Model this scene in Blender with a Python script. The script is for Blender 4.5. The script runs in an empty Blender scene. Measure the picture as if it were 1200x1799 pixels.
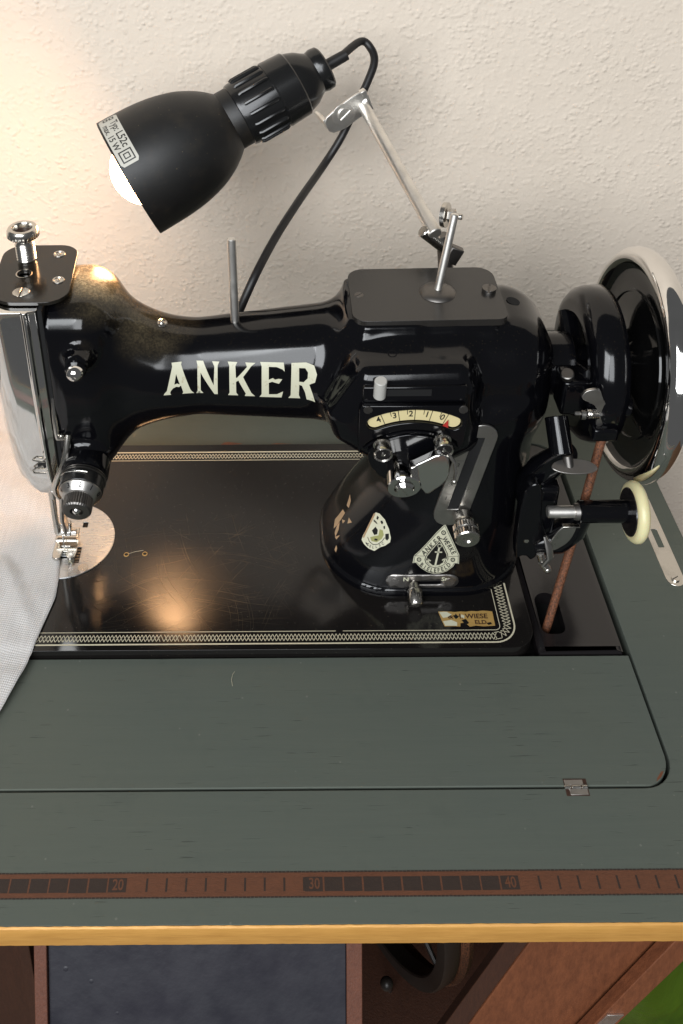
import bpy, bmesh, math, random
import numpy as np
from mathutils import Vector, Matrix

# ------------------------------------------------------------------ camera, light, exposure
S = 0.01                                   # everything below is written in centimetres
scene = bpy.context.scene
col = scene.collection
R = math.radians
random.seed(7); rng = np.random.default_rng(7)

cam_d = bpy.data.cameras.new('camera'); cam = bpy.data.objects.new('camera', cam_d); col.objects.link(cam)
TH, ROLL = R(29.275), .007
f0 = Vector((0, math.cos(TH), -math.sin(TH))); u0 = Vector((0, math.sin(TH), math.cos(TH))); r0 = Vector((1, 0, 0))
U = u0*math.cos(ROLL) + r0*math.sin(ROLL); Rt = r0*math.cos(ROLL) - u0*math.sin(ROLL)
M = Matrix((Rt, U, -f0)).transposed().to_4x4(); M.translation = Vector((0, -25.685, 54.127))*S
cam.matrix_world = M
cam_d.sensor_width = 36; cam_d.lens = 34.91; cam_d.shift_x = .06615; cam_d.shift_y = -.28432
cam_d.clip_start = .01; cam_d.clip_end = 50
scene.camera = cam
scene.render.resolution_x, scene.render.resolution_y = 683, 1024

world = bpy.data.worlds.new('World'); scene.world = world; world.use_nodes = True
bg = world.node_tree.nodes['Background']; bg.inputs[0].default_value = (.94, .97, 1, 1); bg.inputs[1].default_value = .10

def area(name, loc, target, sx, sy, power, color):
    d = bpy.data.lights.new(name, 'AREA'); d.shape = 'RECTANGLE'; d.size = sx*S; d.size_y = sy*S; d.energy = power; d.color = color
    o = bpy.data.objects.new(name, d); col.objects.link(o); o.location = Vector(loc)*S
    o.rotation_euler = (Vector(target) - Vector(loc)).to_track_quat('-Z', 'Y').to_euler()
    return o
# daylight from a two-leaf window in the room behind and to the left of the camera
area('window_light', (-105, -160, 135), (0, 30, 10), 95, 160, 49, (.94, .97, 1))
area('window_light', (-15, -195, 140), (0, 30, 10), 95, 160, 38, (.94, .97, 1))

scene.view_settings.view_transform = 'Standard'; scene.view_settings.look = 'None'
scene.view_settings.exposure = 0; scene.view_settings.gamma = 1; scene.view_settings.use_curve_mapping = False
scene.cycles.use_denoising = True
scene.cycles.max_bounces = 6; scene.cycles.sample_clamp_indirect = 6

# ------------------------------------------------------------------ materials
def lin(*c): return tuple(((v/255)/12.92 if v/255 <= .04045 else ((v/255+.055)/1.055)**2.4) for v in c)
class NT:
    def __init__(s, name):
        s.m = bpy.data.materials.new(name); s.m.use_nodes = True; s.t = s.m.node_tree; s.n = s.t.nodes
        s.b = s.n['Principled BSDF']; s.tc = s.n.new('ShaderNodeTexCoord')
        g = s.n.new('ShaderNodeNewGeometry'); s.geo = g
        s.pos = g.outputs['Position']
    def link(s, a, b): s.t.links.new(a, b)
    def set(s, **k):
        for a, v in k.items():
            i = s.b.inputs[a.replace('_', ' ')]
            if hasattr(v, 'is_output'): s.link(v, i)
            elif isinstance(v, tuple) and len(v) == 3: i.default_value = (*v, 1)
            else: i.default_value = v
        return s
    def map(s, scale=(1,1,1), rot=(0,0,0), src=None):
        m = s.n.new('ShaderNodeMapping'); m.inputs['Scale'].default_value = scale; m.inputs['Rotation'].default_value = rot
        s.link(src or s.pos, m.inputs[0]); return m.outputs[0]
    def noise(s, scale, detail=3, rough=.5, vec=None, dist=0, col=False):
        n = s.n.new('ShaderNodeTexNoise'); n.inputs['Scale'].default_value = scale; n.inputs['Detail'].default_value = detail
        n.inputs['Roughness'].default_value = rough; n.inputs['Distortion'].default_value = dist
        s.link(vec or s.pos, n.inputs['Vector']); return n.outputs['Color' if col else 'Fac']
    def vor(s, scale, vec=None, feat='F1', rand=1):
        n = s.n.new('ShaderNodeTexVoronoi'); n.inputs['Scale'].default_value = scale; n.feature = feat; n.inputs['Randomness'].default_value = rand
        s.link(vec or s.pos, n.inputs['Vector']); return n.outputs['Distance']
    def ramp(s, fac, *stops):
        r = s.n.new('ShaderNodeValToRGB'); e = r.color_ramp.elements
        while len(e) < len(stops): e.new(.5)
        for el, (p, c) in zip(e, stops):
            el.position = p; el.color = (c, c, c, 1) if not isinstance(c, tuple) else (*c, 1)
        s.link(fac, r.inputs[0]); return r.outputs[0]
    def math(s, op, a, b=0.0, clamp=False):
        m = s.n.new('ShaderNodeMath'); m.operation = op; m.use_clamp = clamp
        for i, v in ((0, a), (1, b)):
            if hasattr(v, 'is_output'): s.link(v, m.inputs[i])
            else: m.inputs[i].default_value = v
        return m.outputs[0]
    def mix(s, fac, a, b):
        m = s.n.new('ShaderNodeMix'); m.data_type = 'RGBA'
        for i, v in ((0, fac), (6, a), (7, b)):
            if hasattr(v, 'is_output'): s.link(v, m.inputs[i])
            elif isinstance(v, tuple): m.inputs[i].default_value = (*v, 1)
            else: m.inputs[i].default_value = v
        return m.outputs[2]
    def bump(s, h, strength, dist):
        b = s.n.new('ShaderNodeBump'); b.inputs['Strength'].default_value = strength; b.inputs['Distance'].default_value = dist
        s.link(h, b.inputs['Height']); s.link(b.outputs[0], s.b.inputs['Normal']); return b
    def noise_warp(s, off):
        n = s.noise(9+off, 1, .3, col=True); a = s.n.new('ShaderNodeVectorMath'); a.operation = 'MULTIPLY_ADD'
        s.link(n, a.inputs[0]); a.inputs[1].default_value = (.03, .03, 0); s.link(s.pos, a.inputs[2]); return a.outputs[0]
    def sep(s, src=None):
        x = s.n.new('ShaderNodeSeparateXYZ'); s.link(src or s.pos, x.inputs[0]); return x.outputs

MT = {}
# rough woodchip wallpaper, painted
k = NT('woodchip_wallpaper')
a = k.noise(330, 3, .6, dist=.5); chips = k.ramp(k.vor(240, k.map((1, 1, 1.2)), 'SMOOTH_F1'), (.15, 1), (.55, 0))
big = k.noise(100, 2, .55); mask = k.ramp(k.noise(110, 2), (.36, 0), (.66, 1))
h = k.math('ADD', k.math('MULTIPLY', chips, mask), k.math('ADD', k.math('MULTIPLY', a, .6), k.math('MULTIPLY', big, .7)))
k.bump(k.math('MULTIPLY', h, k.ramp(k.noise(14, 3), (.3, .45), (.7, 1.1))), .7, .0012)
k.set(Base_Color=k.mix(k.noise(9, 3), lin(223, 209, 192), lin(231, 218, 202)), Roughness=.93); MT['wall'] = k.m
# chalk paint over open-pored wood, grain along X
def chalk(name, c1, c2, c3, c4):
    k = NT(name); v = k.map((14, 260, 260))
    pores = k.ramp(k.noise(1.0, 2, .5, vec=k.map((48, 760, 760))), (.67, 0), (.71, 1))
    patch = k.ramp(k.noise(16, 2), (.36, 0), (.6, 1))
    pm = k.math('MULTIPLY', pores, patch)
    base = k.mix(k.noise(1, 4, .6, vec=v), c1, c2)
    base = k.mix(k.math('MULTIPLY', k.noise(5, 3), .55), base, c3)
    base = k.mix(k.ramp(k.noise(3.2, 4, .6), (.35, 0), (.75, .75)), base, c4)
    base = k.mix(k.ramp(k.noise(26, 5, .7), (.55, 0), (.8, .3)), base, lin(66, 74, 70))
    base = k.mix(k.math('MULTIPLY', pm, .38), base, lin(44, 46, 42))
    specks = k.ramp(k.vor(75), (.035, 1), (.06, 0))
    base = k.mix(k.math('MULTIPLY', specks, .22), base, lin(150, 148, 138))
    k.set(Base_Color=base, Roughness=k.ramp(k.noise(30, 3), (.3, .6), (.7, .75)), Specular_IOR_Level=.22)
    hh = k.math('SUBTRACT', k.math('MULTIPLY', k.noise(1, 3, .6, vec=k.map((30, 600, 600))), .35), pm)
    k.bump(hh, .4, .0004); return k.m
MT['green'] = chalk('grey_green_chalk_paint', lin(81, 87, 80), lin(90, 95, 87), lin(76, 84, 79), lin(93, 95, 84))
k = NT('gold_paint'); v = k.map((40, 300, 300))
k.set(Base_Color=k.mix(k.noise(1, 4, .6, vec=v), lin(176, 124, 58), lin(216, 164, 86)), Metallic=.2, Roughness=k.ramp(k.noise(60, 3), (.3, .38), (.7, .6)))
k.bump(k.noise(1, 4, .6, vec=v), .5, .0008); MT['gold'] = k.m
def wood(name, c1, c2, scl=(10, 10, 10), rough=.5, rot=(0, 0, 0)):
    k = NT(name); v = k.map(scl, rot); n = k.noise(6, 5, .65, vec=v, dist=1.2); f = k.ramp(k.noise(34, 4, .7, vec=v), (.35, 0), (.65, 1))
    k.set(Base_Color=k.mix(k.math('ADD', k.math('MULTIPLY', n, .7), k.math('MULTIPLY', f, .3)), c1, c2), Roughness=rough); k.bump(f, .25, .0006); return k.m
MT['ruler_light'] = wood('ruler_brown_wood', lin(74, 43, 27), lin(110, 66, 42), (14, 60, 60), .55)
MT['ruler_dark'] = wood('ruler_burnt_wood', lin(34, 25, 20), lin(56, 40, 31), (30, 60, 60), .6)
MT['wood_red'] = wood('red_brown_wood', lin(72, 38, 22), lin(132, 78, 48), (10, 10, 3.2), .55, (0, R(38), 0))
MT['wood_dark'] = wood('dark_brown_wood', lin(40, 22, 14), lin(66, 38, 24), (20, 20, 3), .5)
MT['wood_rail'] = wood('brown_rail_wood', lin(74, 42, 30), lin(112, 68, 50), (30, 30, 6), .6)
k = NT('blue_grey_paint'); k.set(Base_Color=k.mix(k.noise(22, 3, .6), lin(30, 31, 38), lin(46, 44, 51)), Roughness=k.ramp(k.noise(50, 3), (.3, .35), (.7, .6)))
k.bump(k.math('ADD', k.noise(240, 4), k.math('MULTIPLY', k.ramp(k.vor(60), (.05, 1), (.1, 0)), 2)), .3, .0006); MT['blue_panel'] = k.m
# black enamel of the machine, dust and painted lamp glow on upward faces
k = NT('black_enamel')
nz = k.sep(k.geo.outputs['Normal'])[2]
ex_ = k.sep()
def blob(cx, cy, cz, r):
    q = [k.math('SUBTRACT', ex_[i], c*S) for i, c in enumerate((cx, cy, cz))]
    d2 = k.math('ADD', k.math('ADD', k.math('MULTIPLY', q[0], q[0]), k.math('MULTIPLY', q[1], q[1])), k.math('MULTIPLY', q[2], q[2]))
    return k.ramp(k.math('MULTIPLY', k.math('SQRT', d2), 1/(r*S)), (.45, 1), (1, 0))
dz_ = k.math('MAXIMUM', blob(-10.8, 26.2, 21.6, 3.6), k.math('MULTIPLY', blob(-9.0, 25.2, 20.3, 5.0), .2))  # dusty patch on the head, paled and widened to paint in lamp glow
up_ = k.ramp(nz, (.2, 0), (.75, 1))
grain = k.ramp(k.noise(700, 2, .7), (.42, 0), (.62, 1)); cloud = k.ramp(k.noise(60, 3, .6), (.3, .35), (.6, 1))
dust_glow = k.math('MULTIPLY', k.math('MULTIPLY', dz_, up_), k.math('MULTIPLY', cloud, k.math('ADD', .5, k.math('MULTIPLY', grain, .5))))
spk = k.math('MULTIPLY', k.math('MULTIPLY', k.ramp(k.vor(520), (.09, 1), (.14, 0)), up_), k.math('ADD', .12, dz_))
bc = k.mix(k.math('MULTIPLY', dust_glow, .95), (.0022, .0022, .003), lin(190, 170, 130))
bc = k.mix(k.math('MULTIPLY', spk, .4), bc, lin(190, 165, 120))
k.set(Base_Color=bc, Roughness=k.math('ADD', k.ramp(k.noise(14, 2, .6), (.3, .09), (.75, .15)), k.math('MULTIPLY', dust_glow, .25)), IOR=1.45)
k.bump(k.math('ADD', k.noise(28, 2), k.math('MULTIPLY', k.noise(420, 2), .03)), .07, .002); MT['enamel'] = k.m
# enamel of the bed: hairline scratches and a rubbed patch
k = NT('scratched_black_enamel')
def hair(ang, lx, ly, th, off):
    v = k.map((lx, ly, 1), src=k.map((1, 1, 1), (0, 0, ang), k.noise_warp(off)))
    return k.ramp(k.noise(1, 1, .4, vec=v), (th, 0), (th+.025, 1))
sx = k.sep()
dx = k.math('MULTIPLY', k.math('SUBTRACT', sx[0], -.055), 1/.085); dy = k.math('MULTIPLY', k.math('SUBTRACT', sx[1], .210), 1/.065)
rad = k.math('SQRT', k.math('ADD', k.math('MULTIPLY', dx, dx), k.math('MULTIPLY', dy, dy)))
patch = k.ramp(rad, (.2, 1), (1.0, 0))
lines = hair(.15, 9, 1500, .685, 1)
for q_ in ((.75, 12, 1300, .71, 2), (1.25, 10, 1500, .69, 3), (2.0, 13, 1400, .71, 4), (2.6, 10, 1300, .705, 5), (2.95, 8, 1600, .685, 6)): lines = k.math('MAXIMUM', lines, hair(*q_))
brk = k.ramp(k.noise(70, 2), (.38, .15), (.6, 1))
sc = k.math('MULTIPLY', k.math('MULTIPLY', lines, brk), patch)
bc = k.mix(k.math('MULTIPLY', sc, .20), (.009, .008, .0075), lin(176, 150, 112))
bc = k.mix(k.math('MULTIPLY', k.ramp(k.vor(300), (.06, 1), (.1, 0)), .14), bc, lin(170, 160, 140))
rr = k.math('ADD', k.ramp(k.noise(18, 3, .6), (.3, .075), (.7, .12)), k.math('MULTIPLY', patch, .16))
k.set(Base_Color=bc, Roughness=rr, IOR=1.45); k.bump(k.noise(60, 3), .03, .001); MT['bed'] = k.m
def metal(name, c, rough, var=.06, sc=60, bump=0, brushed=None):
    k = NT(name); n = k.noise(1 if brushed else sc, 4, .6, vec=k.map(brushed) if brushed else None)
    g = k.ramp(k.noise(sc*.5, 4, .65), (.5, 0), (.8, 1))
    k.set(Base_Color=k.mix(k.math('MULTIPLY', g, .5), c, tuple(v*.55 for v in c)), Metallic=1.0, Roughness=k.ramp(n, (.25, max(rough-var, .02)), (.75, rough+var)))
    if bump: k.bump(n, bump, .0005)
    return k.m
MT['chrome'] = metal('polished_chrome', (.80, .78, .75), .06, .04, 40)
MT['nickel'] = metal('worn_nickel', (.62, .59, .54), .22, .08, 130)
MT['bright'] = metal('bright_nickel', (.86, .83, .78), .40, .08, 130)
MT['steel'] = metal('dull_steel', (.50, .48, .45), .34, .1, 110, .1)
MT['plate'] = metal('brushed_needle_plate', (.50, .51, .52), .30, .1, 60, .25, (120, 900, 300))
MT['dark_steel'] = metal('dark_steel', (.17, .16, .15), .4, .08, 90)
MT['old_plate'] = metal('greyed_nickel', (.36, .34, .32), .40, .08, 90, .1)
def plain(name, c, rough=.5, var=.5, sc=60, **kw):
    k = NT(name); k.set(Base_Color=k.mix(k.math('MULTIPLY', k.noise(sc, 4, .6), var), c, tuple(v*.6 for v in c)), Roughness=rough, **kw); return k.m
MT['top_plate'] = plain('satin_black_cover', (.018, .016, .014), .27, .4, 40, IOR=1.6)
MT['cap'] = plain('dusty_dark_cap', (.014, .012, .009), .16, .5, 200)
MT['cream'] = plain('cream_print', lin(205, 203, 178), .4, .45, 110)
k = NT('worn_cream'); w_ = k.ramp(k.noise(330, 3, .7), (.60, 0), (.70, 1)); w2_ = k.ramp(k.noise(150, 4, .7), (.66, 0), (.72, 1))
k.set(Base_Color=k.mix(k.math('MULTIPLY', w2_, .8), k.mix(k.math('MULTIPLY', w_, .45), lin(196, 194, 170), lin(146, 124, 84)), lin(30, 26, 22)), Roughness=.38); MT['worn_cream'] = k.m
MT['ivory'] = plain('yellowed_ivory', lin(214, 199, 150), .4, .25, 90)
MT['lineprint'] = plain('gold_cream_print', lin(206, 198, 172), .45, .4, 80)
MT['goldprint'] = plain('worn_gold_foil', lin(176, 142, 82), .4, .6, 200)
MT['ink'] = plain('black_print', (.006, .006, .006), .4)
MT['hole'] = plain('dark_opening', (.002, .002, .002), .9)
MT['bakelite'] = plain('black_bakelite', (.010, .010, .010), .22, .4, 90)
k = NT('matt_black_shade'); k.set(Base_Color=k.mix(k.math('MULTIPLY', k.math('MAXIMUM', k.math('MULTIPLY', k.ramp(k.vor(210), (.045, 1), (.08, 0)), k.ramp(k.noise(40, 2), (.45, 0), (.6, 1))), k.math('MULTIPLY', k.ramp(k.noise(55, 5, .7), (.5, 0), (.8, 1)), .12)), .4), (.007, .0067, .0064), lin(150, 130, 100)), Roughness=k.ramp(k.noise(40, 4), (.3, .42), (.7, .52))); k.bump(k.noise(700, 2), .06, .0003); MT['shade'] = k.m
MT['shade_in'] = plain('white_shade_lining', (.75, .72, .66), .5, .2)
MT['rubber_cord'] = plain('black_cord', (.012, .011, .011), .45, .4)
MT['label'] = plain('silver_label', lin(196, 193, 182), .4, .25, 50)
MT['tyre'] = plain('yellowed_rubber', lin(228, 214, 166), .35, .25, 70, Subsurface_Weight=.15)
MT['red'] = plain('red_pointer', lin(170, 45, 38), .5, .3)
MT['white_pin'] = plain('grey_white_plastic', lin(178, 176, 170), .35, .2, 60)
k = NT('leather'); n = k.noise(900, 3, .7)
k.set(Base_Color=k.mix(k.ramp(n, (.35, 0), (.65, 1)), lin(46, 29, 20), lin(132, 82, 54)), Roughness=.62); k.bump(n, .6, .0006); MT['leather'] = k.m
k = NT('fine_white_fabric')
def wave(d, sc):
    w = k.n.new('ShaderNodeTexWave'); w.bands_direction = d; w.inputs['Scale'].default_value = sc; w.inputs['Distortion'].default_value = 1.2
    w.inputs['Detail'].default_value = 2; w.inputs['Detail Scale'].default_value = 2; k.link(k.map((1, 1, 1), (0, 0, R(12))), w.inputs[0]); return w.outputs['Fac']
wv = k.math('MULTIPLY', wave('X', 250), wave('Y', 210)); lw = k.noise(1, 2, vec=k.map((900, 40, 40), (0, 0, R(12))))
k.set(Base_Color=k.mix(k.math('ADD', k.math('MULTIPLY', wv, .6), k.math('MULTIPLY', lw, .4)), lin(190, 184, 179), lin(240, 235, 230)), Roughness=.9, Subsurface_Weight=.1, Sheen_Weight=.2); k.bump(k.math('ADD', wv, k.math('MULTIPLY', k.noise(45, 3), 1.5)), .6, .0005); MT['fabric'] = k.m
k = NT('lit_bulb'); k.set(Base_Color=(1, .9, .75), Emission_Color=(1, .56, .27), Emission_Strength=58.0); MT['bulb'] = k.m
k = NT('green_plastic'); n = k.noise(26, 4, .6, dist=.8)
k.set(Base_Color=k.mix(n, lin(12, 34, 3), lin(74, 96, 14)), Roughness=.25); k.bump(n, .6, .004); MT['green_plastic'] = k.m
k = NT('floor_boards'); v = k.map((3, 30, 30)); k.set(Base_Color=k.mix(k.noise(2, 4, vec=v), lin(80, 58, 42), lin(112, 84, 60)), Roughness=.5); MT['floor'] = k.m

# ------------------------------------------------------------------ mesh helpers (centimetres)
def ortho(d):
    d = Vector(d).normalized(); a = Vector((0, 0, 1)) if abs(d.z) < .9 else Vector((1, 0, 0))
    x = a.cross(d).normalized(); return x, d.cross(x).normalized(), d
class MB:
    def __init__(s): s.v, s.f = [], []
    def add(s, vs, fs):
        o = len(s.v); s.v += [tuple(p) for p in vs]; s.f += [tuple(i+o for i in f) for f in fs]; return s
    def box(s, lo, hi, m=None):
        x0, y0, z0 = lo; x1, y1, z1 = hi
        vs = [Vector(p) for p in ((x0,y0,z0),(x1,y0,z0),(x1,y1,z0),(x0,y1,z0),(x0,y0,z1),(x1,y0,z1),(x1,y1,z1),(x0,y1,z1))]
        if m: vs = [m @ p for p in vs]
        return s.add(vs, [(0,3,2,1),(4,5,6,7),(0,1,5,4),(1,2,6,5),(2,3,7,6),(3,0,4,7)])
    def lathe(s, prof, o, d, n=32, caps=(True, True), knurl=None):
        x, y, d = ortho(d); o = Vector(o); vs = []; fs = []
        for j, (t, r) in enumerate(prof):
            for i in range(n):
                a = 2*math.pi*i/n; rr = r
                if knurl and j in knurl: rr = r*(1 + (.035 if i % 2 else -.02))
                vs.append(o + d*t + (x*math.cos(a) + y*math.sin(a))*rr)
        for j in range(len(prof)-1):
            for i in range(n):
                k2 = (i+1) % n; fs.append((j*n+i, j*n+k2, (j+1)*n+k2, (j+1)*n+i))
        if caps[0]: fs.append(tuple(range(n-1, -1, -1)))
        if caps[1]: fs.append(tuple((len(prof)-1)*n+i for i in range(n)))
        return s.add(vs, fs)
    def cyl(s, a, b, r, r2=None, n=24):
        a, b = Vector(a), Vector(b); L = (b-a).length; r2 = r if r2 is None else r2; c = min(.06, r*.25, L*.2)
        return s.lathe([(0, r-c), (c, r), (L-c, r2), (L, r2-c)], a, b-a, n)
    def tube(s, pts, r, n=12, caps=True, flat=1.0):
        pts = [Vector(p) for p in pts]; vs = []; fs = []; N = len(pts)
        x, y, _ = ortho(pts[1]-pts[0])
        for j, p in enumerate(pts):
            d = (pts[min(j+1, N-1)] - pts[max(j-1, 0)]).normalized()
            x = (x - d*x.dot(d)).normalized(); y = d.cross(x)
            rr = r[j] if isinstance(r, (list, tuple)) else r
            for i in range(n):
                a = 2*math.pi*i/n; vs.append(p + x*math.cos(a)*rr + y*math.sin(a)*rr*flat)
        for j in range(N-1):
            for i in range(n):
                k2 = (i+1) % n; fs.append((j*n+i, j*n+k2, (j+1)*n+k2, (j+1)*n+i))
        if caps: fs += [tuple(range(n-1, -1, -1)), tuple((N-1)*n+i for i in range(n))]
        return s.add(vs, fs)
    def sphere(s, c, r, sc=(1, 1, 1), n=20, m=12):
        vs = []; fs = []; c = Vector(c)
        for j in range(1, m):
            t = math.pi*j/m
            for i in range(n):
                a = 2*math.pi*i/n; vs.append(c + Vector((r*sc[0]*math.sin(t)*math.cos(a), r*sc[1]*math.sin(t)*math.sin(a), r*sc[2]*math.cos(t))))
        vs += [c + Vector((0, 0, r*sc[2])), c - Vector((0, 0, r*sc[2]))]; T = len(vs)-2
        for j in range(m-2):
            for i in range(n):
                k2 = (i+1) % n; fs.append((j*n+i, (j+1)*n+i, (j+1)*n+k2, j*n+k2))
        for i in range(n):
            k2 = (i+1) % n; fs += [(T, i, k2), (T+1, (m-2)*n+k2, (m-2)*n+i)]
        return s.add(vs, fs)
    def plate(s, outer, holes, fr, t0, t1, inset=0):
        """flat plate with holes: outer/holes are (u,v) loops, fr = (origin, eu, ev, en); from t0 to t1 along en"""
        tri_v, tri_f, loops = fill(outer, holes)
        o, eu, ev, en = [Vector(q) for q in fr]; n = len(tri_v)
        P = lambda uv, t: o + eu*uv[0] + ev*uv[1] + en*t
        top = [P(q, t1) for q in tri_v]; bot = [P(q, t0) for q in tri_v]
        fs = [tuple(f) for f in tri_f] + [tuple(n+i for i in reversed(f)) for f in tri_f]
        for L in loops:
            for i in range(len(L)):
                a, b = L[i], L[(i+1) % len(L)]; fs.append((a, n+a, n+b, b))
        return s.add(top+bot, fs)
    def build(s, name, mat, parent=None, smooth=35, bevel=0, seg=2):
        me = bpy.data.meshes.new(name); P = np.array(s.v, float)
        c = (P.min(0)+P.max(0))/2
        me.from_pydata(((P-c)*S).tolist(), [], s.f); me.update()
        bm = bmesh.new(); bm.from_mesh(me); bmesh.ops.recalc_face_normals(bm, faces=bm.faces); bm.to_mesh(me); bm.free()
        if smooth: me.shade_smooth(); me.set_sharp_from_angle(angle=R(smooth))
        o = bpy.data.objects.new(name, me); col.objects.link(o); me.materials.append(MT[mat])
        o.location = Vector(c)*S
        if parent: put(o, parent)
        if bevel:
            b = o.modifiers.new('bevel', 'BEVEL'); b.width = bevel*S; b.segments = seg; b.limit_method = 'ANGLE'; b.angle_limit = R(40)
            b.harden_normals = False
        return o
def wloc(o):
    v = Vector(o.location)
    return v + wloc(o.parent) if o.parent else v
def put(o, parent): o.location = Vector(o.location) - wloc(parent); o.parent = parent
def fill(outer, holes=()):
    bm = bmesh.new(); loops = []; es = []
    for L in [outer, *holes]:
        vs = [bm.verts.new((p[0], p[1], 0)) for p in L]; loops.append(vs)
        es += [bm.edges.new((vs[i], vs[(i+1) % len(vs)])) for i in range(len(vs))]
    bmesh.ops.triangle_fill(bm, use_beauty=True, use_dissolve=False, edges=es, normal=(0, 0, 1))
    bm.verts.index_update(); V = [tuple(v.co[:2]) for v in bm.verts]; F = []
    for f in bm.faces:
        ix = [v.index for v in f.verts]
        if f.normal.z < 0: ix.reverse()
        F.append(ix)
    LI = [[v.index for v in L] for L in loops]; bm.free(); return V, F, LI
def empty(name, loc, label, cat, group=None):
    o = bpy.data.objects.new(name, None); col.objects.link(o); o.location = Vector(loc)*S; o.empty_display_size = .02
    o['label'] = label; o['category'] = cat
    if group: o['group'] = group
    return o
def rrect(x0, y0, x1, y1, r, n=6):
    if not isinstance(r, (list, tuple)): r = [r]*4
    P = []
    for (cx, cy, a0), q in zip(((x1-r[0], y1-r[0], 0), (x0+r[1], y1-r[1], 90), (x0+r[2], y0+r[2], 180), (x1-r[3], y0+r[3], 270)), r):
        P += [(cx + q*math.cos(R(a0+90*i/n)), cy + q*math.sin(R(a0+90*i/n))) for i in range(n+1)] if q > 0 else [(cx, cy)]
    return P
def stadium(p, q, r, n=8):
    p, q = Vector(p), Vector(q); a = math.atan2(q.y-p.y, q.x-p.x); P = []
    for c, s0 in ((q, a-math.pi/2), (p, a+math.pi/2)):
        P += [(c.x + r*math.cos(s0+math.pi*i/n), c.y + r*math.sin(s0+math.pi*i/n)) for i in range(n+1)]
    return P
def circle(c, r, n=24): return [(c[0]+r*math.cos(2*math.pi*i/n), c[1]+r*math.sin(2*math.pi*i/n)) for i in range(n)]
XY = ((0,0,0), (1,0,0), (0,1,0), (0,0,1))
def XZ(y): return ((0,y,0), (1,0,0), (0,0,1), (0,-1,0))      # thickness towards the viewer
def screw(parent, c, d, r, mat='nickel', h=.12, ang=0, name='screw', w=.13):
    """slotted screw head: real slot cut between two half discs"""
    x, y, d = ortho(d); c = Vector(c); x, y = x*math.cos(ang)+y*math.sin(ang), y*math.cos(ang)-x*math.sin(ang)
    m = MB(); g = r*w
    for sg in (1, -1):
        P = [(g*sg, -math.sqrt(r*r-g*g))] if sg > 0 else [(g*sg, math.sqrt(r*r-g*g))]
        a0 = math.atan2(-math.sqrt(r*r-g*g), g); a1 = -a0
        P = [(r*math.cos(a0+(a1-a0)*i/12)*sg, r*math.sin(a0+(a1-a0)*i/12)*sg) for i in range(13)]
        m.plate(P, [], (c, x, y, d), 0, h)
    m.lathe([(-.05, r), (h*.45, r)], c, d, 24)
    return m.build(name, mat, parent, bevel=.02)

# ------------------------------------------------------------------ the setting
def struct(o): o['kind'] = 'structure'; return o
m = MB(); m.box((-110, 50.4, -75), (120, 52, 95)); struct(m.build('wall', 'wall'))
m = MB(); m.box((-110, -60, -76), (120, 50.4, -74.5)); struct(m.build('floor', 'floor'))

# ------------------------------------------------------------------ sewing table
T = empty('sewing_table', (0, 20, -74.5), 'grey green painted sewing table with gold front edge and ruler inlay', 'table')
arc = lambda cx, cy, r, a0, a1, n=8: [(cx+r*math.cos(R(a0+(a1-a0)*i/n)), cy+r*math.sin(R(a0+(a1-a0)*i/n))) for i in range(n+1)]
out = [(-48, 0), (28.85, 0), (28.85, 49.7), (-48, 49.7), (-48, 34.5)] + arc(20.1, 32.4, 2.05, 90, 0) + arc(20.3, 8.55, 1.85, 0, -90) + [(-48, 6.7)]
m = MB(); m.plate(out, [], XY, -1.49, 0); tb = m.build('table_top', 'green', T, bevel=.05)
tb['label'] = 'table top with cut-out, painted grey green over open wood pores'
flap = [(-48, 6.84), (20.2, 6.84)] + arc(20.2, 8.55, 1.75, -90, 0)[1:] + [(21.95, 15.06), (-48, 15.06)]
m = MB(); m.plate(flap, [], XY, -1.7, -.015); m.build('front_flap', 'green', T, bevel=.05)
# dark lining under the joints
m = MB(); m.box((-48, 6, -2.2), (22.4, 35, -1.8)); m.build('machine_well', 'hole', T)
# gold front edge with an uneven brushed upper border
m = MB(); n = 260; vs = []; fs = []
for i in range(n+1):
    x = -48 + 76.9*i/n; j = .006*rng.normal() + (.03 if rng.random() < .02 else 0)
    vs += [(x, -.14, -1.5 + .012*rng.normal()), (x, -.15, -.8), (x, -.14, -.10+j*.4), (x, -.08+j, -.02), (x, -.01+j*1.2, .008), (x, .0, -1.5)]
for i in range(n):
    a, b = i*6, i*6+6
    for q in range(6): fs.append((a+q, b+q, b+(q+1) % 6, a+(q+1) % 6))
fs += [tuple(range(5, -1, -1)), tuple(n*6+i for i in range(6))]
m.add(vs, fs); m.build('edge_strip', 'gold', T, smooth=50)
# ruler inlay: brown band, black borders and one piece for every centimetre
X20, CM, RY0, RY1 = -7.68, .9985, 1.28, 2.44
m = MB(); m.box((-48, RY0, -.05), (28.7, RY1, .012)); rul = m.build('ruler_band', 'ruler_light', T)
rul['label'] = 'brown wooden ruler band with dark and light decades'
for y0, y1 in ((RY0-.05, RY0+.03), (RY1-.03, RY1+.05)):
    m = MB(); x = -48
    while x < 28.6:
        m.box((x, y0 + .012*rng.random(), -.02), (x+.17, y1 - .012*rng.random(), .016)); x += .2
    m.build('border_line', 'ruler_dark', rul, 0)
cy0, cy1 = 1.52, 2.20
txt_jobs = []
def text_mesh(body, size, bold=0.0, sx=1.0):
    c = bpy.data.curves.new('t', 'FONT'); c.body = body; c.size = size; c.align_x = 'CENTER'; c.align_y = 'CENTER'; c.offset = bold; c.resolution_u = 3
    o = bpy.data.objects.new('t', c); me = bpy.data.meshes.new_from_object(o)
    V = [(v.co.x*sx, v.co.y) for v in me.vertices]; F = [tuple(p.vertices) for p in me.polygons]
    bpy.data.objects.remove(o); bpy.data.curves.remove(c); bpy.data.meshes.remove(me); return V, F
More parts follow.
